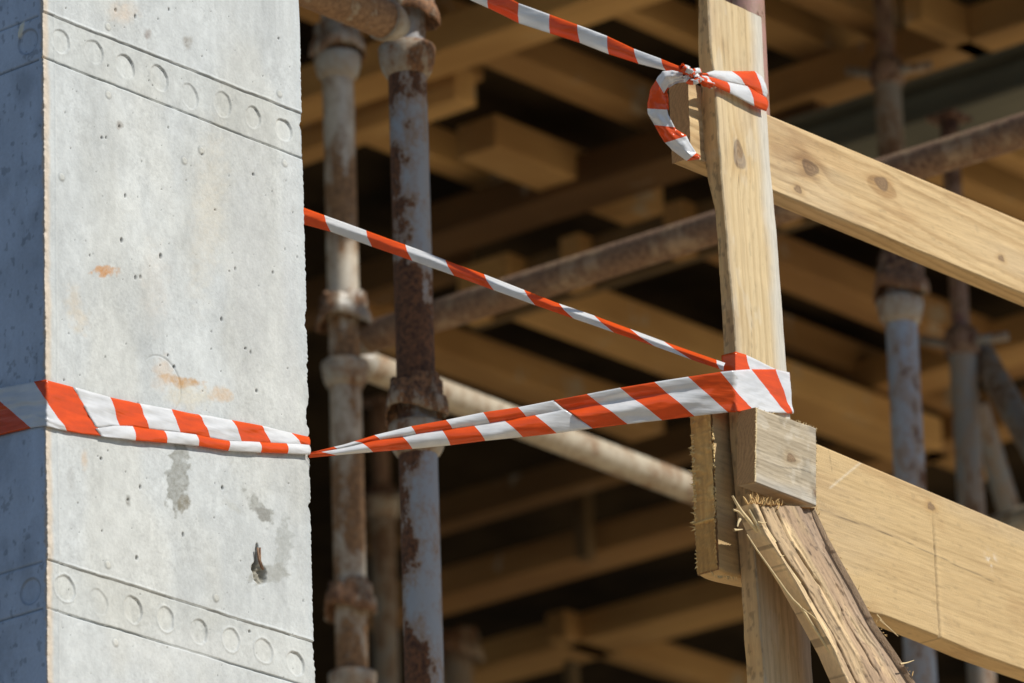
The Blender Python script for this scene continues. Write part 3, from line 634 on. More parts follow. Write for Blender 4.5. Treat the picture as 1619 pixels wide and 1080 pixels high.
for k in range(50):
    t_ = rnd.random(); xx = 1102+t_*62; yy = 880+28*min(1, t_*2.2)+t_*4; b0 = END(min(xx, 1131), yy) if xx < 1131 else R2(xx, yy); its.append((b0, b0+np.array([-.001, -.001, -rnd.uniform(.001, .005)]), (.001, 0, 0), .0006))
tag(splinters('frayed_end_fibres', its, rail2, pale=(.82, .60, .27)), kind='stuff')
# raised saw ridges on the end grain
rows = []; cols = []
GN, GM = 190, 22
gz = np.linspace(0, 1, GN)[:, None]; gy = np.linspace(0, 1, GM)[None, :]
zt2 = lin(r2t, x20)-.002; zb_ = z2b(x20)+.001
Yg_ = YR2+.0005+gy*(TR2-.001)+0*gz; Zg_ = zt2+(zb_-zt2)*gz+0*gy
rag = .0030*(fbm(Zg_*260, Yg_*160, 0, 431, 4)); low = sst(END(1115, 822)[2]+.001, END(1115, 828)[2]-.001, Zg_)
rag = rag*(1-.5*low)+low*.0012*(.5+.5*np.sin((Zg_*.7+Yg_)*2*np.pi/.004)); rag += .0022*np.exp(-((Zg_-END(1115, 825)[2])/.0012)**2)+.0020*sst(.006, 0, Yg_-YR2)*fbm(Zg_*300, 0*Zg_, 0, 433)
Cc = lerp((.66, .38, .12), (.44, .23, .07), np.clip(fbm(Zg_*30, Yg_*320, 0, 432, 3)*1.3-.2, 0, 1)); Cc = lerp(Cc, np.array([.80, .56, .22]), sst(.0016, .0032, rag)*.7); Cc = lerp(Cc, Cc*np.array([.72, .68, .6]), low*.7)
mesh_obj('sawn_end_face', np.stack([x20-.0006-rag, Yg_, Zg_], -1).reshape(-1, 3), grid_faces(GN, GM), M['plank_s'], rail2, Cc.reshape(-1, 3))

# block nailed on the post's front
TB = .024
YB = YP-TB-.001
BF = lambda px, py: on(px, py, 1, YB)
tl, tr_, br_, bl_ = BF(1195, 644), BF(1290, 676), BF(1290, 801), BF(1193, 763)
n = 30; secs = []
for t in np.linspace(0, 1, n):
    a = tl*(1-t)+tr_*t; b = bl_*(1-t)+br_*t; wv = .0012*(fbm(t*14, 1, 0, 501)-.5)
    a = a+np.array([0, 0, wv]); secs.append([a, b, b+np.array([0, TB, .002]), a+np.array([0, TB, .001])])
blk = empty('timber_block', bl_, 'weathered grey-brown timber block nailed across the post under the tape', 'block')
def bcol(u, v, w):
    C = wood_col(u, v, w, 511, (.50, .41, .28), (.34, .26, .165), .0045, (.09, -.02), .08, [(.062, .045, .0045, .8), (.105, .075, .004, -.5)], .8)
    ck = v-(.052+.10*(u-.02)+.006*np.sin(u*50)); C *= (1-.55*np.exp(-(ck/.0006)**2)*sst(.02, .04, u))[..., None]
    e = sst(.60, .72, fbm(u*60, v*60, 0, 515, 4)); C = lerp(C, np.array([.66, .60, .49]), e*.3)
    e = sst(.60, .75, fbm(u*45+7, v*45, 0, 517, 4)); C = lerp(C, C*.66, e*.7)
    e = sst(.0035, .001, u)*(w < .01); C = lerp(C, np.array([.72, .55, .30]), e*.8)
    return C
board('board', None, None, secs, 'plank_x', 80, 14, .0014, bcol, disp_wood(520, .0009), parent=blk)
# splinters on its arrises and torn fibres below it
its = []
for k in range(45):
    t_ = (rnd.choice([.1, .35, .6, .8])+rnd.gauss(0, .06)) % 1; p = tl*(1-t_)+bl_*t_; its.append((p+np.array([.001, 0, 0]), p+np.array([-rnd.uniform(.0005, .0025), -rnd.uniform(.0, .0015), rnd.uniform(-.002, .002)]), (0, 0, 0), rnd.uniform(.0003, .0008)))
for k in range(16):
    t_ = rnd.random()**1.0; p = tl*(1-t_)+tr_*t_; its.append((p+np.array([0, .001, -.001]), p+np.array([rnd.uniform(-.003, .003), 0, rnd.uniform(.0005, .0022)]), (0, 0, 0), rnd.uniform(.0003, .0006)))
for k in range(26):
    t_ = rnd.random(); p = tr_*(1-t_)+br_*t_; its.append((p, p+np.array([rnd.uniform(.0005, .003), 0, rnd.uniform(-.002, .002)]), (0, 0, 0), rnd.uniform(.0004, .0009)))
tag(splinters('edge_splinters', its, blk, pale=(.66, .50, .26)), kind='stuff')

# splintered brace
TBR = .024
YQ = YP-.031
def lean(py): return .045*max(0.0, (py-800)/285.0)
QF = lambda px, py, d=0.0: on(px, py, 1, YQ+d-lean(py))
Lp = [(1189, 796), (1201, 822), (1212, 846), (1233, 878), (1258, 918), (1290, 975), (1319, 1027), (1345, 1085), (1368, 1130)]
Rp = [(1290, 803), (1299, 822), (1312, 850), (1334, 890), (1357, 930), (1386, 985), (1418, 1030), (1452, 1083), (1476, 1130)]
secs = []
A = [QF(*q) for q in Lp]; B = [QF(*q) for q in Rp]
for a, b in zip(A, B): secs.append([a, b, b+np.array([.0, TBR, 0]), a+np.array([0, TBR, 0])])
dirv = ((A[-1]-A[-3])+(B[-1]-B[-3]))/2; dirv = dirv/np.linalg.norm(dirv)
kx = (secs[-1][0][2]-SLAB-.01)/(-dirv[2]); 
secs = secs[:-1]+[secs[-1]]; last = [np.array(p) for p in secs[-1]]
br = empty('diagonal_brace', (A[-1]+B[-1])/2, 'split and splintered diagonal brace plank running down right from the block', 'brace')
LB = np.linalg.norm(np.diff(np.array(secs).mean(1), axis=0), axis=1).sum(); wf_ = np.linalg.norm(secs[0][1]-secs[0][0])
def grooves(u, v):
    g = 0
    for k, (v0, sl_, amp, w_, u0, u1) in enumerate(((.012, .03, 1, .0022, -.02, .26), (.040, .02, .6, .0011, .0, .15), (.058, -.02, .8, .0012, .10, .22), (.078, .02, .7, .0016, .03, .17), (.066, .04, .5, .001, .20, .40), (.030, .01, .4, .001, .18, .3), (.088, -.015, .8, .0018, .15, .36))):
        c = v0+sl_*u+.010*(fbm(u*16, 0*u, 0, 600+k, 4)-.5); g = g+amp*np.exp(-((v-c)/(w_*.75*(.1+1.5*fbm(u*26, 0*u, 0, 620+k))))**2)*sst(u0-.01, u0+.02, u)*sst(u1+.01, u1-.03, u)
    return g
def layers(u, v):
    f = fbm(u*6.5, v*34+2*u, 0, 602, 4)*7.0; k = np.floor(f); t = f-k
    return (k+sst(.80, 1.0, t))/7.0, t
def brcol(u, v, w):
    ly, t = layers(u, v)
    C = lerp((.68, .48, .255), (.50, .34, .185), np.clip(fbm(u*7, v*90, w*60, 601, 5)*2.2-.6, 0, 1))
    tone = .5+.5*np.sin(np.floor(ly*7)*2.4+1.0); C = C*(.80+.34*tone)[..., None]
    e = sst(.56, .70, fbm(u*9+3, v*44, 0, 603, 5)); C = lerp(C, np.array([.36, .23, .14]), e*.7)
    e = sst(.64, .69, fbm(u*22, v*40, 0, 604, 5))*sst(.10, .22, u); C = lerp(C, np.array([.76, .58, .34]), e*.7)
    C *= (1-.38*sst(.80, .93, t)*sst(1.0, .95, t)*(w < .02))[..., None]
    C *= (1-.88*np.clip(grooves(u, v)*1.3, 0, 1)*(w < .02))[..., None]
    e = sst(.068, .084, v-.02*u+.010*(fbm(u*16, 0*u, 0, 606, 4)-.5)); C = lerp(C, np.array([.33, .23, .155])*(.6+.8*fbm(u*15, v*200, 0, 607))[..., None], e*.8)
    fi = fbm(u*24, v*620, 0, 609, 3); C *= (1+.5*(fi-.5))[..., None]
    dots = sst(.68, .76, fbm(u*160, v*320, 0, 611, 3)); C *= (1-.45*dots)[..., None]; return C
def brdisp(u, v, w):
    ly, t = layers(u, v)
    return -.007*np.clip(grooves(u, v), 0, 1)+(ly-.5)*.011+(fbm(u*24, v*320, 0, 610, 3)-.5)*.0012-.006*sst(.082, .094, v)
board('board', None, None, secs, 'plank_s', 90, 12, .0013, brcol, brdisp, parent=br)
ls = np.array([[p+dirv*.004 for p in last], [p+dirv*kx for p in last]]).reshape(2, 4, 3)
board('lower_board', None, None, ls, 'plank_s', 20, 6, .05, brcol, None, parent=br)
def Q3(px, py, d=0.0): return QF(px, py, d)
its = []
long_ = [((1159, 786), (1182, 815), (1238, 890), .0030, .004), ((1172, 812), (1200, 850), (1240, 905), .0020, .010)]
def curve_item(pxs, d, w0, w1):
    pts = np.array([Q3(x, y, d) for x, y in pxs]); t = np.linspace(0, 1, 14); s = np.linspace(0, 1, len(pts))
    P_ = np.stack([np.interp(t, s, pts[:, j]) for j in range(3)], -1); return tube_pts(P_, np.linspace(w0, w1, 14), 6, False)
parts = [curve_item([(1158, 784), (1170, 806), (1196, 838), (1232, 880), (1262, 930), (1296, 990), (1330, 1060), (1350, 1110)], .010, .0012, .0055),
         curve_item([(1184, 806), (1196, 828), (1214, 858), (1238, 890), (1262, 925)], .006, .0015, .004),
         curve_item([(1181, 845), (1197, 870), (1222, 905), (1250, 945), (1268, 962), (1300, 1012), (1345, 1085)], .008, .0007, .0018),
         curve_item([(1190, 800), (1200, 815), (1215, 842), (1225, 858)], .003, .0008, .002),
         curve_item([(1268, 962), (1282, 972), (1294, 982)], -.002, .0009, .0003), curve_item([(1390, 980), (1402, 990), (1420, 1006)], .004, .0011, .0004), curve_item([(1386, 972), (1398, 985)], .0, .001, .0003),
         curve_item([(1423, 1050), (1434, 1048), (1445, 1044)], -.003, .0012, .0003), curve_item([(1159, 806), (1168, 809), (1176, 818)], .0, .0012, .0006), curve_item([(1160, 838), (1167, 838), (1174, 837)], .0, .0016, .0005), curve_item([(1166, 833), (1167, 827), (1170, 821)], .0, .0007, .0018),
         curve_item([(1198, 825), (1206, 827), (1212, 826)], -.004, .0008, .0003), curve_item([(1234, 880), (1240, 878)], -.004, .0008, .0003)]
V, F = merge(parts); mesh_obj('torn_strips', V, F, M['plank_s'], br, np.array([.70, .53, .28])*(.8+.4*fbm(V[:, 0]*60, V[:, 1]*60, V[:, 2]*20, 640))[:, None])
for k in range(42):
    t_ = rnd.random(); x = 1182+t_*50 if k < 58 else 1182+t_*100; y = 792+ (x-1182)*.16+rnd.uniform(-2, 4); p = Q3(x, y, rnd.uniform(-.002, .018)); a_ = rnd.uniform(-1.1, 1.1)
    L = rnd.uniform(.003, .012)*(1 if k < 58 else .4); its.append((p+np.array([0, 0, -.003]), p+np.array([math.sin(a_)*L*.8, -rnd.uniform(-.002, .006), math.cos(a_)*L]), (rnd.uniform(-.003, .003), 0, rnd.uniform(-.001, .003)), rnd.uniform(.0004, .0016)))
for k in range(22):
    i = rnd.randrange(len(Rp)-1); t_ = rnd.random(); x = Rp[i][0]*(1-t_)+Rp[i+1][0]*t_; y = Rp[i][1]*(1-t_)+Rp[i+1][1]*t_; p = Q3(x-1, y, .002)
    its.append((p, p+np.array([rnd.uniform(.001, .004), -.001, rnd.uniform(-.003, .006)]), (0, 0, 0), rnd.uniform(.0003, .0007)))
tag(splinters('torn_fibres', its, br, pale=(.66, .42, .16)), kind='stuff')

# steel tube behind the post
pp_ = on(1180, 100, 1, YR2+TR2+.028)
t0 = empty('steel_pipe', (pp_[0], pp_[1], SLAB), 'dusty reddish steel pipe rising right behind the timber post', 'pipe')
tube_part('tube', (pp_[0], pp_[1], SLAB), (pp_[0], pp_[1], 5.2), .0235, M['pinkpipe'], t0, step=.03)

# ------------------------------------------------------------------ barrier tapes
def strip(mapfn, top, bot, bounds, first, n_sub=12, n_acr=12, wr=.0009, seed=0, prof=None):
    """ribbon between two image polylines; bounds = (top x, bottom x) of each stripe border; returns V,F,mat idx"""
    top = np.array(top, float); bot = np.array(bot, float)
    Vs = []; mi = []
    ts = []
    for k in range(len(bounds)-1):
        for s in range(n_sub): ts.append((k, s/n_sub))
    ts.append((len(bounds)-2, 1.0))
    rows = []
    for k, s in ts:
        xt = bounds[k][0]*(1-s)+bounds[k+1][0]*s; xb_ = bounds[k][1]*(1-s)+bounds[k+1][1]*s
        rows.append((xt, np.interp(xt, top[:, 0], top[:, 1]), xb_, np.interp(xb_, bot[:, 0], bot[:, 1])))
    R = np.array(rows); c = np.linspace(0, 1, n_acr+1)
    px = R[:, 0:1]*(1-c)+R[:, 2:3]*c; py = R[:, 1:2]*(1-c)+R[:, 3:4]*c
    G = mapfn(px, py)
    # normals by finite differences
    du = np.gradient(G, axis=0); dv = np.gradient(G, axis=1); nn = np.cross(du, dv); nn /= np.linalg.norm(nn, axis=2)[..., None]+1e-12
    nn *= np.sign((nn*(CAM-G)).sum(-1))[..., None]
    al_ = np.linalg.norm(np.diff(G[:, n_acr//2], axis=0), axis=1); al_ = np.concatenate([[0], np.cumsum(al_)])[:, None]
    wd = np.linalg.norm(G[:, -1]-G[:, 0], axis=1)[:, None]
    cc = c[None, :]*np.maximum(wd, .01)
    h = wr*1.6*(np.abs(fbm(al_*11+seed, cc*70+al_*12, 0, seed+8, 3)-.5)*-3+.3)+wr*1.6*(fbm(al_*9+seed, cc*110, 0, seed, 3)-.5)+wr*1.2*(fbm(al_*28, cc*60, 0, seed+5, 3)-.5)
    if prof is not None: h = h+prof(px, c[None, :])
    G = G+nn*h[..., None]
    n, m = G.shape[:2]; F = grid_faces(n, m)
    stripe = np.minimum(np.arange(n-1)//n_sub, len(bounds)-2); mi = np.repeat((stripe+first) % 2, m-1)
    return G.reshape(-1, 3), F, mi
def tape_obj(name, pieces, parent, thick=.00018):
    V = []; F = []; Mi = []; n = 0
    for v, f, mi in pieces: V.append(v); F.append(f+n); Mi.append(mi); n += len(v)
    o = mesh_obj(name, np.concatenate(V), np.concatenate(F), TAPE, parent, midx=np.concatenate(Mi)); 
    md = o.modifiers.new('film', 'SOLIDIFY'); md.thickness = thick; md.offset = 0; return o
def depthmap(pts):
    """depth as a function of image x, linear between (x, D)"""
    xs_ = [p[0] for p in pts]; ds = [p[1] for p in pts]
    return lambda px, py: CAM+ray(px, py)*np.interp(px, xs_, ds)[..., None]
def dep(p): return float((np.asarray(p)-CAM)@fw)
def planeY(yv, g=None):
    return lambda px, py: CAM+ray(px, py)*((yv-CAM[1])/ray(px, py)[..., 1])[..., None]
def planeX(xv): return lambda px, py: CAM+ray(px, py)*((xv-CAM[0])/ray(px, py)[..., 0])[..., None]
c3 = lambda L: [(x/3, 360+y/3) for x, y in L]
tapeA = empty('barrier_tape', (X0, Y0-.004, c0[2]), 'red and white barrier tape stretched between the concrete column and the post, looped back behind', 'tape', 'lengths of barrier tape')
Tt = c3([(-60, 772), (0, 760), (160, 730), (215, 720), (345, 755), (520, 805), (660, 835), (810, 862), (945, 885), (1100, 912), (1240, 940), (1385, 972), (1468, 992)])
Tb = c3([(-60, 1000), (0, 985), (145, 950), (215, 940), (320, 965), (485, 990), (645, 1010), (795, 1022), (940, 1035), (1085, 1058), (1230, 1066), (1365, 1072), (1468, 1077)])
Tf = c3([(-60, 1000), (0, 985), (145, 950), (215, 940), (320, 962), (420, 958), (540, 942), (630, 945), (780, 965), (930, 985), (1090, 1015), (1230, 1020), (1430, 1030), (1468, 1034)])
d3 = lambda L: [(a/3, b/3) for a, b in L]
# left face piece: image x below the corner at x=215/3
def corner_map(off):
    def f(px, py):
        r = ray(px, py); tx = (X0-.0022-CAM[0])/r[..., 0]; ty = (Y0-off-CAM[1])/r[..., 1]
        return CAM+r*np.maximum(tx, ty)[..., None]
    return f
full = strip(corner_map(.0030), Tt, Tb, d3([(-360, -200), (-60, 145), (160, 320), (345, 485)]), 1, 26, 26, .0010, 3)
bl1 = d3([(345, 455), (520, 570), (660, 708), (810, 857), (945, 1002), (1100, 1150), (1240, 1290), (1385, 1430), (1468, 1468)])
front1 = strip(planeY(Y0-.0030), Tt, Tf, bl1, 0, 12, 12, .0011, 4, prof=lambda px, c: .0012*np.sin(np.pi*c)*sst(115, 160, px))
bl2 = d3([(455, 485), (630, 645), (782, 795), (930, 945), (1088, 1085), (1232, 1240), (1360, 1365), (1468, 1468)])
front2 = strip(planeY(Y0-.0045), [(x, y-1.2*min(1, max(0, (x-150)/40))) for x, y in Tf], Tb, bl2, 0, 12, 10, .0009, 6, prof=lambda px, c: .0020*np.sin(np.pi*c)*sst(155, 220, px))
tape_obj('column_wrap', [full, front1, front2], tapeA)
Dc = dep(on(487, 715, 1, Y0)); Dp = dep(PF(1163, 620, -.003))
Ut = [(488, 716), (543, 703), (592, 688), (650, 674), (705, 664), (764, 652), (819, 644), (875, 633), (928, 623), (980, 613), (1035, 604), (1088, 595.6), (1139, 588), (1163, 585.5), (1188, 584), (1226, 584), (1249, 589)]
Ub = [(488, 724), (532, 720), (589, 715), (650, 710), (712, 704), (767, 697), (827, 691), (880, 685), (937, 677.5), (992, 670.6), (1047, 664.5), (1098, 658), (1151, 652), (1190, 651), (1254, 654)]
Uf = [(488, 719), (535, 711), (581, 699), (636, 691), (699, 681), (751, 674), (806, 665), (860, 655), (905, 646), (937, 640), (993, 631), (1045, 620), (1105, 610), (1165, 602), (1254, 600)]
spanmap = depthmap([(488, Dc-.004), (1163, Dp-.003)])
up_ = strip(spanmap, Ut, Uf, [(488, 488), (528, 535), (560, 575), (592, 602), (650, 658), (705, 716), (764, 775), (819, 833), (875, 893)], 1, 12, 8, .0008, 12, prof=lambda px, c: .0030*np.sin(np.pi*c)*sst(488, 560, px)*sst(915, 800, px))
lo_ = strip(depthmap([(488, Dc-.006), (1000, (Dc*.243+Dp*.757)-.0045), (1163, Dp-.003)]), [(x, y-1.0) for x, y in Uf], Ub, [(488, 488), (508, 532), (572, 590), (636, 652), (699, 712), (750, 767), (798, 827), (846, 880), (893, 937)], 1, 12, 8, .0009, 14, prof=lambda px, c: .0045*np.sin(np.pi*c)*sst(488, 560, px)*sst(930, 820, px))
def wrapmap(px, py):
    r = ray(px, py); ty = (YP-.0035-CAM[1])/r[..., 1]; d = np.interp(px, [488, 1163], [Dc-.004, Dp-.0034])
    return CAM+r*np.where(px > 1163, ty, np.minimum(d, 99))[..., None]
fullw = strip(wrapmap, Ut, Ub, [(875, 937), (928, 992), (980, 1047), (1035, 1098), (1088, 1151), (1139, 1192), (1187.6, 1243), (1226, 1253.6), (1248.5, 1254.4)], 1, 18, 22, .0010, 21, prof=lambda px, c: (.0042*np.exp(-((c-.62)/.16)**2)-.0030*np.exp(-((c-.30)/.12)**2))*sst(1165, 1020, px))
tape_obj('front_span', [up_, lo_, fullw], tapeA)
pw2 = strip(planeY(YP-.0015), [(1163, 556), (1180, 561), (1226, 583), (1249, 592)], [(1163, 600), (1249, 604)], [(1163, 1163), (1180, 1191), (1226, 1232), (1249, 1249)], 1, 10, 8, .0008, 23)
xa = float(ext(np.array([PF(1163, 580)[2]]), zl, xl)[0])
pw3 = strip(planeX(xa-.002), [(1141, 562), (1163.5, 556)], [(1141, 588), (1163.5, 590)], [(1141, 1141), (1163.5, 1163.5)], 1, 10, 8, .0008, 25)
tape_obj('post_wrap', [pw2, pw3], tapeA)
Bt = [(482, 330), (578, 365), (671, 399), (701, 411), (762, 433.5), (825, 458), (881, 480), (937, 499), (993, 520), (1047, 540), (1144, 574)]
Bb = [(482, 355.5), (523, 366.7), (588, 390), (652, 412.6), (718, 436), (781, 459), (845.5, 482.5), (907, 504), (971, 526), (1035, 547.5), (1094, 569), (1144, 586)]
DB = dep((X1, Y1, c0[2])); 
bk = strip(depthmap([(440, dep((X1-.02, Y1, 3.9))), (1144, dep((xa, YP+TP, 3.8)))]), [(450, 318)]+Bt, [(450, 342)]+Bb, [(450, 440), (510, 523), (576, 588), (638, 652), (701, 718), (762, 781), (826, 846), (881, 907), (937, 971), (993, 1035), (1047, 1094), (1130, 1138), (1144, 1144)], 1, 12, 10, .0007, 31, prof=lambda px, c: -.006*sst(.42, .34, c)*(.42-c)/.42)
tape_obj('back_span', [bk], tapeA)

tapeB = empty('barrier_tape', PF(1105, 120), 'red and white barrier tape knotted round the top of the timber post, short end dangling', 'tape', 'lengths of barrier tape')
Ct = [(640, -62), (750, -25), (810, -1), (820, 5), (868, 22.7), (913, 39), (960, 57), (1002, 77), (1045, 93), (1084, 109)]
Cb = [(640, -42), (743, 0), (772, 13), (820, 37), (870, 53), (917, 68), (963, 86), (1010, 101), (1053, 112), (1084, 118)]
Dk = dep(PF(1095, 118, -.004))
s1 = strip(depthmap([(600, Dk+.15), (1090, Dk)]), Ct, Cb, [(640, 640), (680, 680), (725, 725), (772, 772), (820, 820), (868, 870), (913, 917), (960, 963), (1002, 1010), (1045, 1053), (1084, 1084)], 0, 12, 10, .0009, 41, prof=lambda px, c: .0025*np.sin(np.pi*c))
tape_obj('upper_span', [s1], tapeB)
c8 = lambda L: [(1000+x/4.154, y/4.154) for x, y in L]; x8 = lambda L: [(1000+a/4.154, 1000+b/4.154) for a, b in L]
mt = c8([(425, 480), (480, 480), (540, 462), (660, 466), (800, 466), (850, 505), (878, 560)]); mm_ = c8([(425, 500), (490, 503), (620, 542), (750, 568), (870, 640), (880, 645)]); mb = c8([(425, 522), (480, 520), (540, 568), (630, 608), (740, 668), (830, 715), (880, 732)])
pm = planeY(YP-.004)
pu = strip(pm, mt, mm_, x8([(425, 425), (480, 500), (657, 745), (800, 862), (876, 878)]), 1, 12, 8, .0010, 43, prof=lambda px, c: .002*np.sin(np.pi*c))
pl2 = strip(planeY(YP-.006), [(x, y-1) for x, y in mm_], mb, x8([(425, 425), (488, 500), (622, 640), (755, 800), (878, 880)]), 0, 12, 8, .0010, 44, prof=lambda px, c: .002*np.sin(np.pi*c))
tape_obj('post_wrap', [pu, pl2], tapeB)
# knot: a tight figure of rolled tape
kc = PF(1094, 118, -.008)
th = np.linspace(0, 2*np.pi, 60); parts = []; mi = []
def rope(pts, r, per, ph=0):
    V, F = tube_pts(pts, r, 12, False); n = len(pts); V = V.reshape(n, 12, 3)
    cen = np.asarray(pts)[:, None, :]; a = np.arange(12)/12*2*np.pi; tw = np.linspace(0, 5, n)[:, None]
    V = cen+(V-cen)*(1+.28*np.sin(a*4+tw*3)+.15*np.sin(a*7-tw*5))[..., None]
    f = grid_faces(n, 12, True); seg_ = (np.repeat(np.arange(n-1), 12)/(n-1)*per+np.tile(np.arange(12), n-1)/12*.8+ph); return V.reshape(-1, 3), f, (seg_.astype(int) % 2)
rx = np.array([1., 0, 0]); rz = np.array([0, 0, 1.]); ry = np.array([0, -1., 0])
trefoil = [kc+rx*.0060*(math.sin(t)+1.3*math.sin(2*t))+rz*.0036*(math.cos(t)-1.3*math.cos(2*t))+ry*.0036*(-math.sin(3*t)) for t in th]
k1_ = rope(trefoil, .0032, 16)
lead = [kc+rx*(-.018)+rz*.004, kc+rx*(-.009)+rz*.002, kc, kc+rx*.010-rz*.001, kc+rx*.024-rz*.002, kc+rx*.034-rz*.003]
k2_ = rope(np.stack([np.interp(np.linspace(0, 1, 24), np.linspace(0, 1, 6), np.array(lead)[:, j]) for j in range(3)], -1), .0038, 3, 1)
o = tape_obj('knot', [k1_, k2_], tapeB)
# dangling end: outer and inner outline, folded lengthwise
out_ = c8([(330, 478), (260, 462), (200, 468), (165, 505), (115, 590), (98, 680), (101, 745), (150, 832), (205, 930), (262, 988), (355, 1058), (442, 1046)])
inn_ = c8([(335, 520), (285, 535), (243, 555), (205, 612), (224, 645), (224, 690), (234, 750), (284, 848), (352, 888), (375, 935), (420, 1005), (446, 1024)])
def tail():
    s = np.linspace(0, 1, 89); k_ = np.linspace(0, 1, 12)
    O = np.array(out_); I = np.array(inn_)
    sm = lambda A: np.stack([np.interp(s, k_, A[:, 0]), np.interp(s, k_, A[:, 1])], -1)
    O, I = sm(O), sm(I); O[:, 0] += 1.2*(fbm(s*22, 0*s, 0, 61)-.5)*1.5; c = np.linspace(0, 1, 13)[None, :, None]
    Q = O[:, None]*(1-c)+I[:, None]*c
    D = Dk-.012+.012*np.sin(np.pi*s)[:, None]*0+.0*c[..., 0]; cr = c[..., 0]
    h = .006*np.abs(cr-.45)*1.5+.0050*(fbm(s[:, None]*9, cr*3.0, 0, 62, 3)-.5)+.0022*(fbm(s[:, None]*26, cr*7, 0, 63, 3)-.5)
    G = CAM+ray(Q[..., 0], Q[..., 1])*(D+h)[..., None]
    bs = [0, .29, .50, .625, .735, .90, 1.01]; st = np.searchsorted(bs, s[:-1]+.001, side='right')-1
    mi = np.repeat((st) % 2, 12); return G.reshape(-1, 3), grid_faces(89, 13), mi
tape_obj('loose_end', [tail()], tapeB)
rA = c8([(345, 500), (262, 520), (212, 560), (196, 600), (212, 650), (232, 720)]); rB = c8([(350, 540), (285, 548), (244, 575), (226, 600), (236, 640), (238, 725)])
def fold_back():
    s = np.linspace(0, 1, 41); k_ = np.linspace(0, 1, 6); O = np.array(rA); I = np.array(rB); sm = lambda A: np.stack([np.interp(s, k_, A[:, 0]), np.interp(s, k_, A[:, 1])], -1)
    c = np.linspace(0, 1, 7)[None, :, None]; Q = sm(O)[:, None]*(1-c)+sm(I)[:, None]*c
    G = CAM+ray(Q[..., 0], Q[..., 1])*(Dk+.004+.004*fbm(s[:, None]*14, c[..., 0]*4, 0, 66))[..., None]
    mi = np.repeat((s[:-1] > .42).astype(int), 6); return G.reshape(-1, 3), grid_faces(41, 7), mi
tape_obj('folded_strand', [fold_back()], tapeB)

# ------------------------------------------------------------------ scaffold tubes
def rust650(V, p, zof):
    yy = np.interp(V[:, 2], [zof(1100), zof(0)], [1100, 0]); ang = np.arctan2(V[:, 1]-p[1], V[:, 0]-p[0])
    view = math.atan2(-math.sin(HEAD), -math.cos(HEAD)); left_ = np.cos(ang-(view-math.radians(75)))     # side that shows at the left of the picture
    right_ = np.cos(ang-(view+math.radians(60)))
    r = -.11+.19*np.clip(left_, -.3, 1)*(.5+.6*np.sin(yy/34.)**2)
    r += .38*sst(420, 450, yy)*sst(640, 600, yy)-.22*np.clip(right_, 0, 1)*sst(420, 440, yy)*sst(560, 520, yy)
    r += .15*sst(100, 110, yy)*sst(185, 150, yy)+.20*sst(705, 712, yy)*sst(775, 745, yy)*np.clip(left_+.4, 0, 1)
    r += .26*sst(1010, 1040, yy)*np.clip(left_+.6, 0, 1)+.12*np.exp(-((yy-880)/22)**2)*np.clip(left_+.3, 0, 1)+.2*np.exp(-((yy-345)/12)**2)*np.clip(left_+.2, 0, 1)
    return r
standard(652, 400, 7.9, 'chipped blue-grey scaffold tube, nearest upright in the gap beside the column', [92, 690], [20, 640], 0, -80, 'paint', rust650)
def rust540(V, p, zof):
    yy = np.interp(V[:, 2], [zof(1100), zof(0)], [1100, 0]); return -.02+.10*np.sin(yy/40.)+.02*sst(930, 960, yy)-.07*sst(360, 400, yy)*sst(560, 500, yy)
standard(541, 400, 9.67, 'rust-stained grey scaffold tube, blurred between the column and the blue-grey tube', [102, 588, 1080], [72, 500, 955], 0, -80, 'bare', rust540, 1.0)
standard(1432, 640, 9.8, 'grey-blue scaffold tube passing behind both guardrail planks on the right', [488], [452], 0, 425, 'paint', lambda V, p, zof: np.full(len(V), -.07), 1.02, jack=300, wing=False)
standard(1406, 180, 11.6, 'dim grey scaffold tube with a dark jack screw above the upper rail', [], [], 0, 118, 'dull', None, 1.0, jack=-60)
standard(1527, 650, 11.2, 'shaded grey scaffold tube with winged jack nut, rightmost of the uprights', [], [], 0, 545, 'dull', None, 1.0, jack=190)
standard(607, 900, 13.6, 'faint olive-grey scaffold tube far back between the two near tubes', [800], [], 0, 790, 'dull', None, 1.1, jack=640)
# unseen tall tube, added to throw a shadow down the rust-stained tube
q5 = atd(541, 400, 9.67); PX_ = q5[0]+(q5[1]-3.0)*math.tan(SUN_AZ)-.017
t0 = empty('scaffold_standard', (PX_, 3.0, 0), 'tall grey scaffold tube added unseen beyond the right edge to cast shade', 'scaffold tube', 'upright scaffold tubes')
tube_part('tube', (PX_, 3.0, 0), (PX_, 3.0, 8.15), .02415, M['dull'], t0, step=.1)
standard(722, 1000, 15.5, 'faint dark scaffold tube low behind the blue-grey tube', [], [1030], 0, 1015, 'dull', None, 1.5)
def ledger(label, p1, p2, r, mk, kind='scaffold_ledger', cat='scaffold tube', blades=True, group='horizontal scaffold tubes', rf=None):
    p1 = np.asarray(p1, float); p2 = np.asarray(p2, float)
    t0 = empty(kind, (p1+p2)/2, label, cat, group); tube_part('tube', p1, p2, r, M[mk], t0, rf)
    d = (p2-p1)/np.linalg.norm(p2-p1)
    if blades:
        for p, s in ((p1, 1), (p2, -1)):
            q = p+d*s*.01; V, F = tube_pts([p-d*s*.028, p-d*s*.012, p, q], [.012, .022, .026, .0275], 16); o = mesh_obj('end_blade', V, F, M['cup'], t0)
    return t0
s540 = atd(541, 560, 9.67)
zl_ = atd(541, 545, 9.67)[2]
P1 = np.array([s540[0], s540[1]-.045, zl_]); ledger('rusty brown horizontal tube crossing behind the post and both rails, rising right', P1, (P1[0]+.03, 3.9, zl_+.01), .0242, 'rustpipe', rf=lambda V: np.full(len(V), .05))
za = atd(541, 565, 9.67)[2]
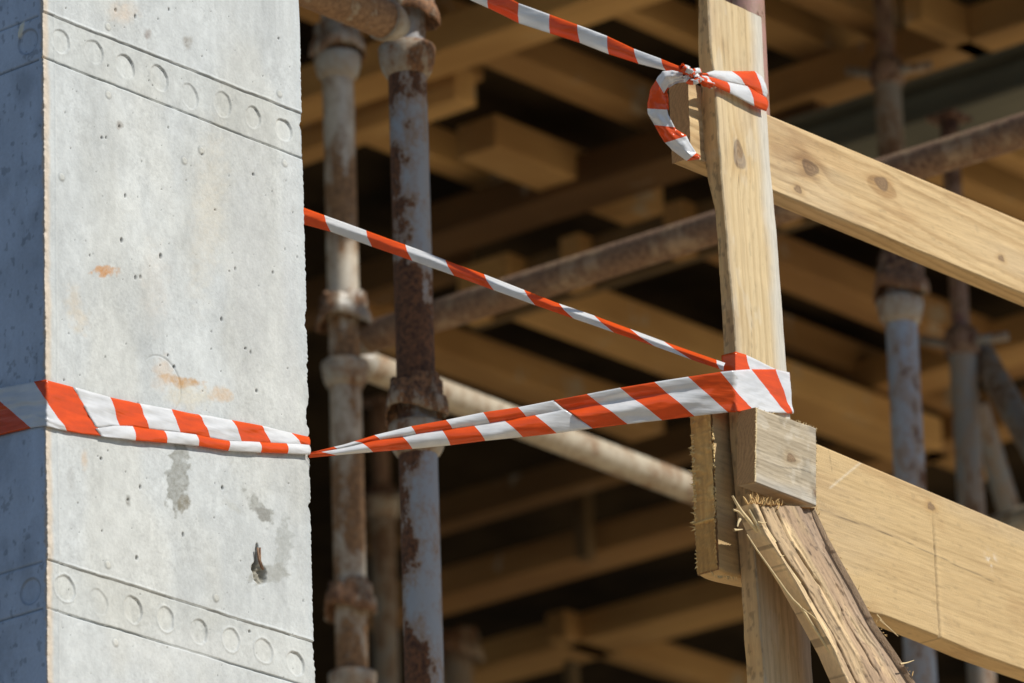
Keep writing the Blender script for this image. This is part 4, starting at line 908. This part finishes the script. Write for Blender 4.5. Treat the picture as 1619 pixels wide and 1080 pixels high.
ea = on(1120, 792, 1, s540[1]); ledger('pale whitewashed tube sloping down right behind the red and white tape', (s540[0]+.045, s540[1], za), (ea[0]+.55, s540[1], ea[2]+.0), .0232, 'whitepipe')
s650 = atd(652, 60, 7.9); e1 = on(480, -2, 1, s650[1])
ledger('sunlit stained tube entering top left into the blue-grey tube collar', (s650[0]-.045, s650[1], atd(652, 48, 7.9)[2]), (s650[0]-1.1, s650[1], atd(652, 48, 7.9)[2]+.0), .0242, 'whitepipe', rf=lambda V: np.full(len(V), .22))
b1 = atd(1552, 560, 11.3); b2 = atd(1630, 700, 11.0); ledger('grey inclined tube beside the rightmost upright, upper of two', b1, b1+(b2-b1)*1.6, .024, 'dull', 'scaffold_brace', blades=False, group='inclined scaffold tubes')
b1 = atd(1545, 640, 11.9); b2 = atd(1603, 830, 11.9); ledger('grey inclined tube beside the rightmost upright, lower of two', b1, b1+(b2-b1)*1.9, .022, 'dull', 'scaffold_brace', blades=False, group='inclined scaffold tubes')
b1 = atd(1570, 838, 11.0); b2 = atd(1640, 815, 10.8); ledger('short pale tube end peeping over the wide plank at the right edge', b1, b1+(b2-b1)*3, .024, 'whitepipe', blades=False)
b1 = atd(735, 700, 13.8); b2 = atd(880, 1075, 13.8)

# ------------------------------------------------------------------ formwork overhead
tnames = {}
def timber_box(a, b, mk, label, cat='timber beam', name='formwork_joist', group='timbers under the deck'):
    a = np.asarray(a, float); b = np.asarray(b, float); lo = np.minimum(a, b); hi = np.maximum(a, b)
    V = box_v(lo, hi); o = mesh_obj(name, V, BOXF, M[mk], None, smooth=False); bevel(o, .004); tag(o, label, cat, group); return o
def joist(ax, z, e_near, e_far, ends, h, label, mk='timber', name='formwork_joist', cat='timber beam', w=None):
    """underside at height z; e_near, e_far image points on its two long edges; ends: image points (or None) on the ends"""
    n_ = on(*e_near, 2, z); f_ = on(*e_far, 2, z); cr = 1-ax
    c1, c2 = n_[cr], f_[cr]
    if w is not None: c2 = c1+w
    e = [on(*q, 2, z)[ax] for q in ends]
    a = [0, 0, z]; b = [0, 0, z+h]; a[cr], b[cr] = c1, c2; a[ax], b[ax] = e[0], e[1]
    return timber_box(a, b, mk+('_x' if ax == 0 else '_y'), label, cat, name)
ZJ, ZB = 6.30, 6.21
# joists running away to the right (descending in the picture)
joist(0, ZJ, (900, 125), (900, 161), ((560, 15), (1190, 250)), .072, 'mid-brown joist sloping down right behind the knotted tape')
joist(0, ZB, (850, 258), (850, 303), ((745, 245), (1015, 350)), .072, 'short thick beam stub with a bright underside left of the knotted tape', name='formwork_beam')
joist(0, ZJ, (670, 240), (670, 266), ((440, 150), (900, 335)), .072, 'brown joist crossing behind the two scaffold tubes near the top')
joist(0, ZB-.1, (950, 504), (950, 559), ((800, 450), (1420, 730)), .072, 'wide tan joist under the rusty tube, left of the post')
joist(0, ZB-.05, (790, 590), (790, 625), ((560, 510), (1000, 700)), .072, 'dim tan joist just above the pale sloping tube')
joist(0, ZB, (1300, 444), (1300, 485), ((1120, 370), (1640, 590)), .072, 'long bright joist below the narrow rail, behind the grey-blue tube')
joist(0, ZJ, (1340, 12), (1340, 46), ((1150, -60), (1400, 60)), .072, 'olive joist at the top edge, right of the post top')
joist(0, ZJ, (1280, 60), (1280, 104), ((1150, 10), (1420, 140)), .072, 'wide brown joist just right of the post top')
joist(0, ZB, (1490, 44), (1490, 70), ((1432, 40), (1800, 165)), .072, 'orange-brown beam stub with a bright underside beside the dark jack screw', name='formwork_beam', w=None)
joist(0, ZJ, (600, 60), (600, 82), ((440, 0), (760, 130)), .072, 'dim joist at the top left behind the sunlit tube')
joist(0, ZJ, (1000, 20), (1000, 42), ((850, -40), (1190, 100)), .072, 'dim joist at the top, left of the post top')
joist(0, ZJ-.1, (1290, 640), (1290, 664), ((1180, 600), (1560, 760)), .072, 'dim brown joist low behind the wide plank, right of the post')
joist(0, ZJ-.05, (1350, 585), (1350, 600), ((1180, 530), (1600, 690)), .072, 'thin dark joist between the two guardrail planks')
joist(0, ZJ, (1560, 300), (1560, 330), ((1430, 250), (1750, 380)), .072, 'amber joist below the rusty tube at the right edge')
joist(0, ZJ, (1575, 235), (1575, 262), ((1430, 180), (1750, 310)), .072, 'amber joist above the rusty tube at the right edge')
# bearers running away to the left (rising in the picture)
def bearer(z, e_near, e_far, ends, h, label, mk='timber', w=None): return joist(1, z, e_near, e_far, ends, h, label, mk, 'formwork_bearer', 'timber beam', w)
bearer(ZB, (800, 45), (800, 88), ((1260, -60), (400, 190)), .072, 'long tan bearer rising right behind the tape at the top')
bearer(ZB-.03, (620, 190), (620, 215), ((720, 155), (400, 255)), .072, 'short tan bearer crossing behind the chipped tube near the top')
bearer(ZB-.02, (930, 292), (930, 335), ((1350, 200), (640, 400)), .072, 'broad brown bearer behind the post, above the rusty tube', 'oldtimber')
bearer(ZB, (1520, 68), (1520, 102), ((1800, -10), (1150, 205)), .072, 'brown bearer above the grey girder at upper right')
bearer(ZJ-.1, (1330, 628), (1330, 662), ((1800, 520), (1180, 690)), .072, 'dim brown bearer crossing behind the right-hand scaffold tubes')
bearer(ZJ-.1, (1560, 680), (1560, 708), ((1800, 615), (1180, 790)), .072, 'bright tan bearer behind the rightmost upright, above the wide plank')
bearer(ZJ-.15, (908, 884), (908, 917), ((1250, 790), (560, 990)), .072, 'tan bearer low in the dark gap, left of the splintered plank end')
bearer(ZJ-.15, (1050, 978), (1050, 1014), ((1300, 910), (640, 1085)), .072, 'lowest tan bearer in the dark gap beside the post foot')
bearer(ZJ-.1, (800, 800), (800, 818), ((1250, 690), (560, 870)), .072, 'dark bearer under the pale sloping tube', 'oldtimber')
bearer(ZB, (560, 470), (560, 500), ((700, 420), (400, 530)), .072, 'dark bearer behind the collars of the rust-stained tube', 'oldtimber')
joist(0, ZJ-.15, (1000, 1040), (1000, 1058), ((900, 1005), (1200, 1140)), .072, 'grey-brown joist at the bottom edge, left of the post foot')
# upright timbers and the boxed beam form
pz = on(926, 760, 2, ZJ-.15); p2_ = on(926, 885, 2, ZJ-.15)
q = on(926, 884, 2, ZJ-.15); d_ = dep(q)-.1
for (x, ya, yb_, wpx, lab) in ((926, 745, 885, 20, 'reddish upright stub standing on the tan bearer in the dark gap'), (906, 1035, 1140, 16, 'dark upright stub at the bottom edge in the dark gap')):
    a = atd(x, yb_, d_); b = atd(x, ya, d_); w_ = wpx/FPX*d_*.6
    timber_box((a[0]-w_, a[1]-w_, a[2]), (a[0]+w_, a[1]+w_, b[2]), 'panel', lab, 'timber upright', 'timber_stud', 'short uprights under the deck')
fp = on(930, 335, 2, ZB-.02)
# vertical plywood side of a beam form (faces the viewer's left)
t0 = empty('beam_form', (fp[0]+.10, fp[1], ZB-.55), 'brown plywood beam side in the middle distance, between tape and post', 'formwork panel')
ya_, yb__ = on(1400, 330, 0, fp[0]+.10)[1], on(742, 420, 0, fp[0]+.10)[1]
z1, z2_ = on(900, 470, 0, fp[0]+.10)[2], ZB-.03
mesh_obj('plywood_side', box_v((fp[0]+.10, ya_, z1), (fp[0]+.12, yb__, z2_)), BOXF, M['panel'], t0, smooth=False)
for yy in np.linspace(ya_+.2, yb__-.06, 4):
    mesh_obj('batten', box_v((fp[0]+.055, yy, z1+.001), (fp[0]+.099, yy+.05, z2_-.001)), BOXF, M['timber_z'], t0, smooth=False)
# grey girder
gz_ = ZB-.02; gpt = on(1520, 205, 2, ZB-.20); gx = gpt[0]; y_a = on(1800, 100, 0, gx)[1]; y_b = on(1190, 250, 0, gx)[1]
t0 = empty('steel_girder', (gx, (y_a+y_b)/2, ZB-.2), 'dull grey-green steel girder rising right above the rusty tube', 'girder')
hb = on(1520, 118, 0, gx)[2]; lb = on(1520, 190, 0, gx)[2]
mesh_obj('web', box_v((gx, y_a, lb+.011), (gx+.012, y_b, hb-.011)), BOXF, M['girder'], t0, smooth=False)
for zz_, nm in ((hb-.01, 'flange'), (lb, 'flange')): mesh_obj(nm, box_v((gx-.05, y_a, zz_), (gx+.06, y_b, zz_+.010)), BOXF, M['girder'], t0, smooth=False)
# deck
DZ = ZJ+.075
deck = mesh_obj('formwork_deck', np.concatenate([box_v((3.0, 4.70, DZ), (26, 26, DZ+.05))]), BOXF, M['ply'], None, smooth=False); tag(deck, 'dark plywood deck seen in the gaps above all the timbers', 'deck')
# unseen planks added overhead to keep the near tube in shade
for k in range(3):
    timber_box((5.05, 3.74+k*.253, 4.90), (8.6, 3.74+k*.253+.243, 4.94), 'timber_x', 'unseen shade plank added above the guardrail, ' + ('front one', 'middle one', 'rear one')[k], 'plank', 'shade_plank', 'unseen planks added for shade')
for k in range(4):  # unseen boards, added to keep the right-hand tubes out of the sun
    timber_box((7.75, 3.45+k*.24, DZ+.0), (12, 3.45+k*.24+.23, DZ+.05), 'timber_x', 'unseen shade board added beside the high deck, ' + ('outermost', 'second from the outside', 'third from the outside', 'innermost')[k], 'plank', 'shade_board', 'unseen boards added as sun shade')

#print('panel', z1, z2_, ya_, yb__, fp, 'TP', TP, 'X1', X1, 'post', XL[-1], YP, Y0)
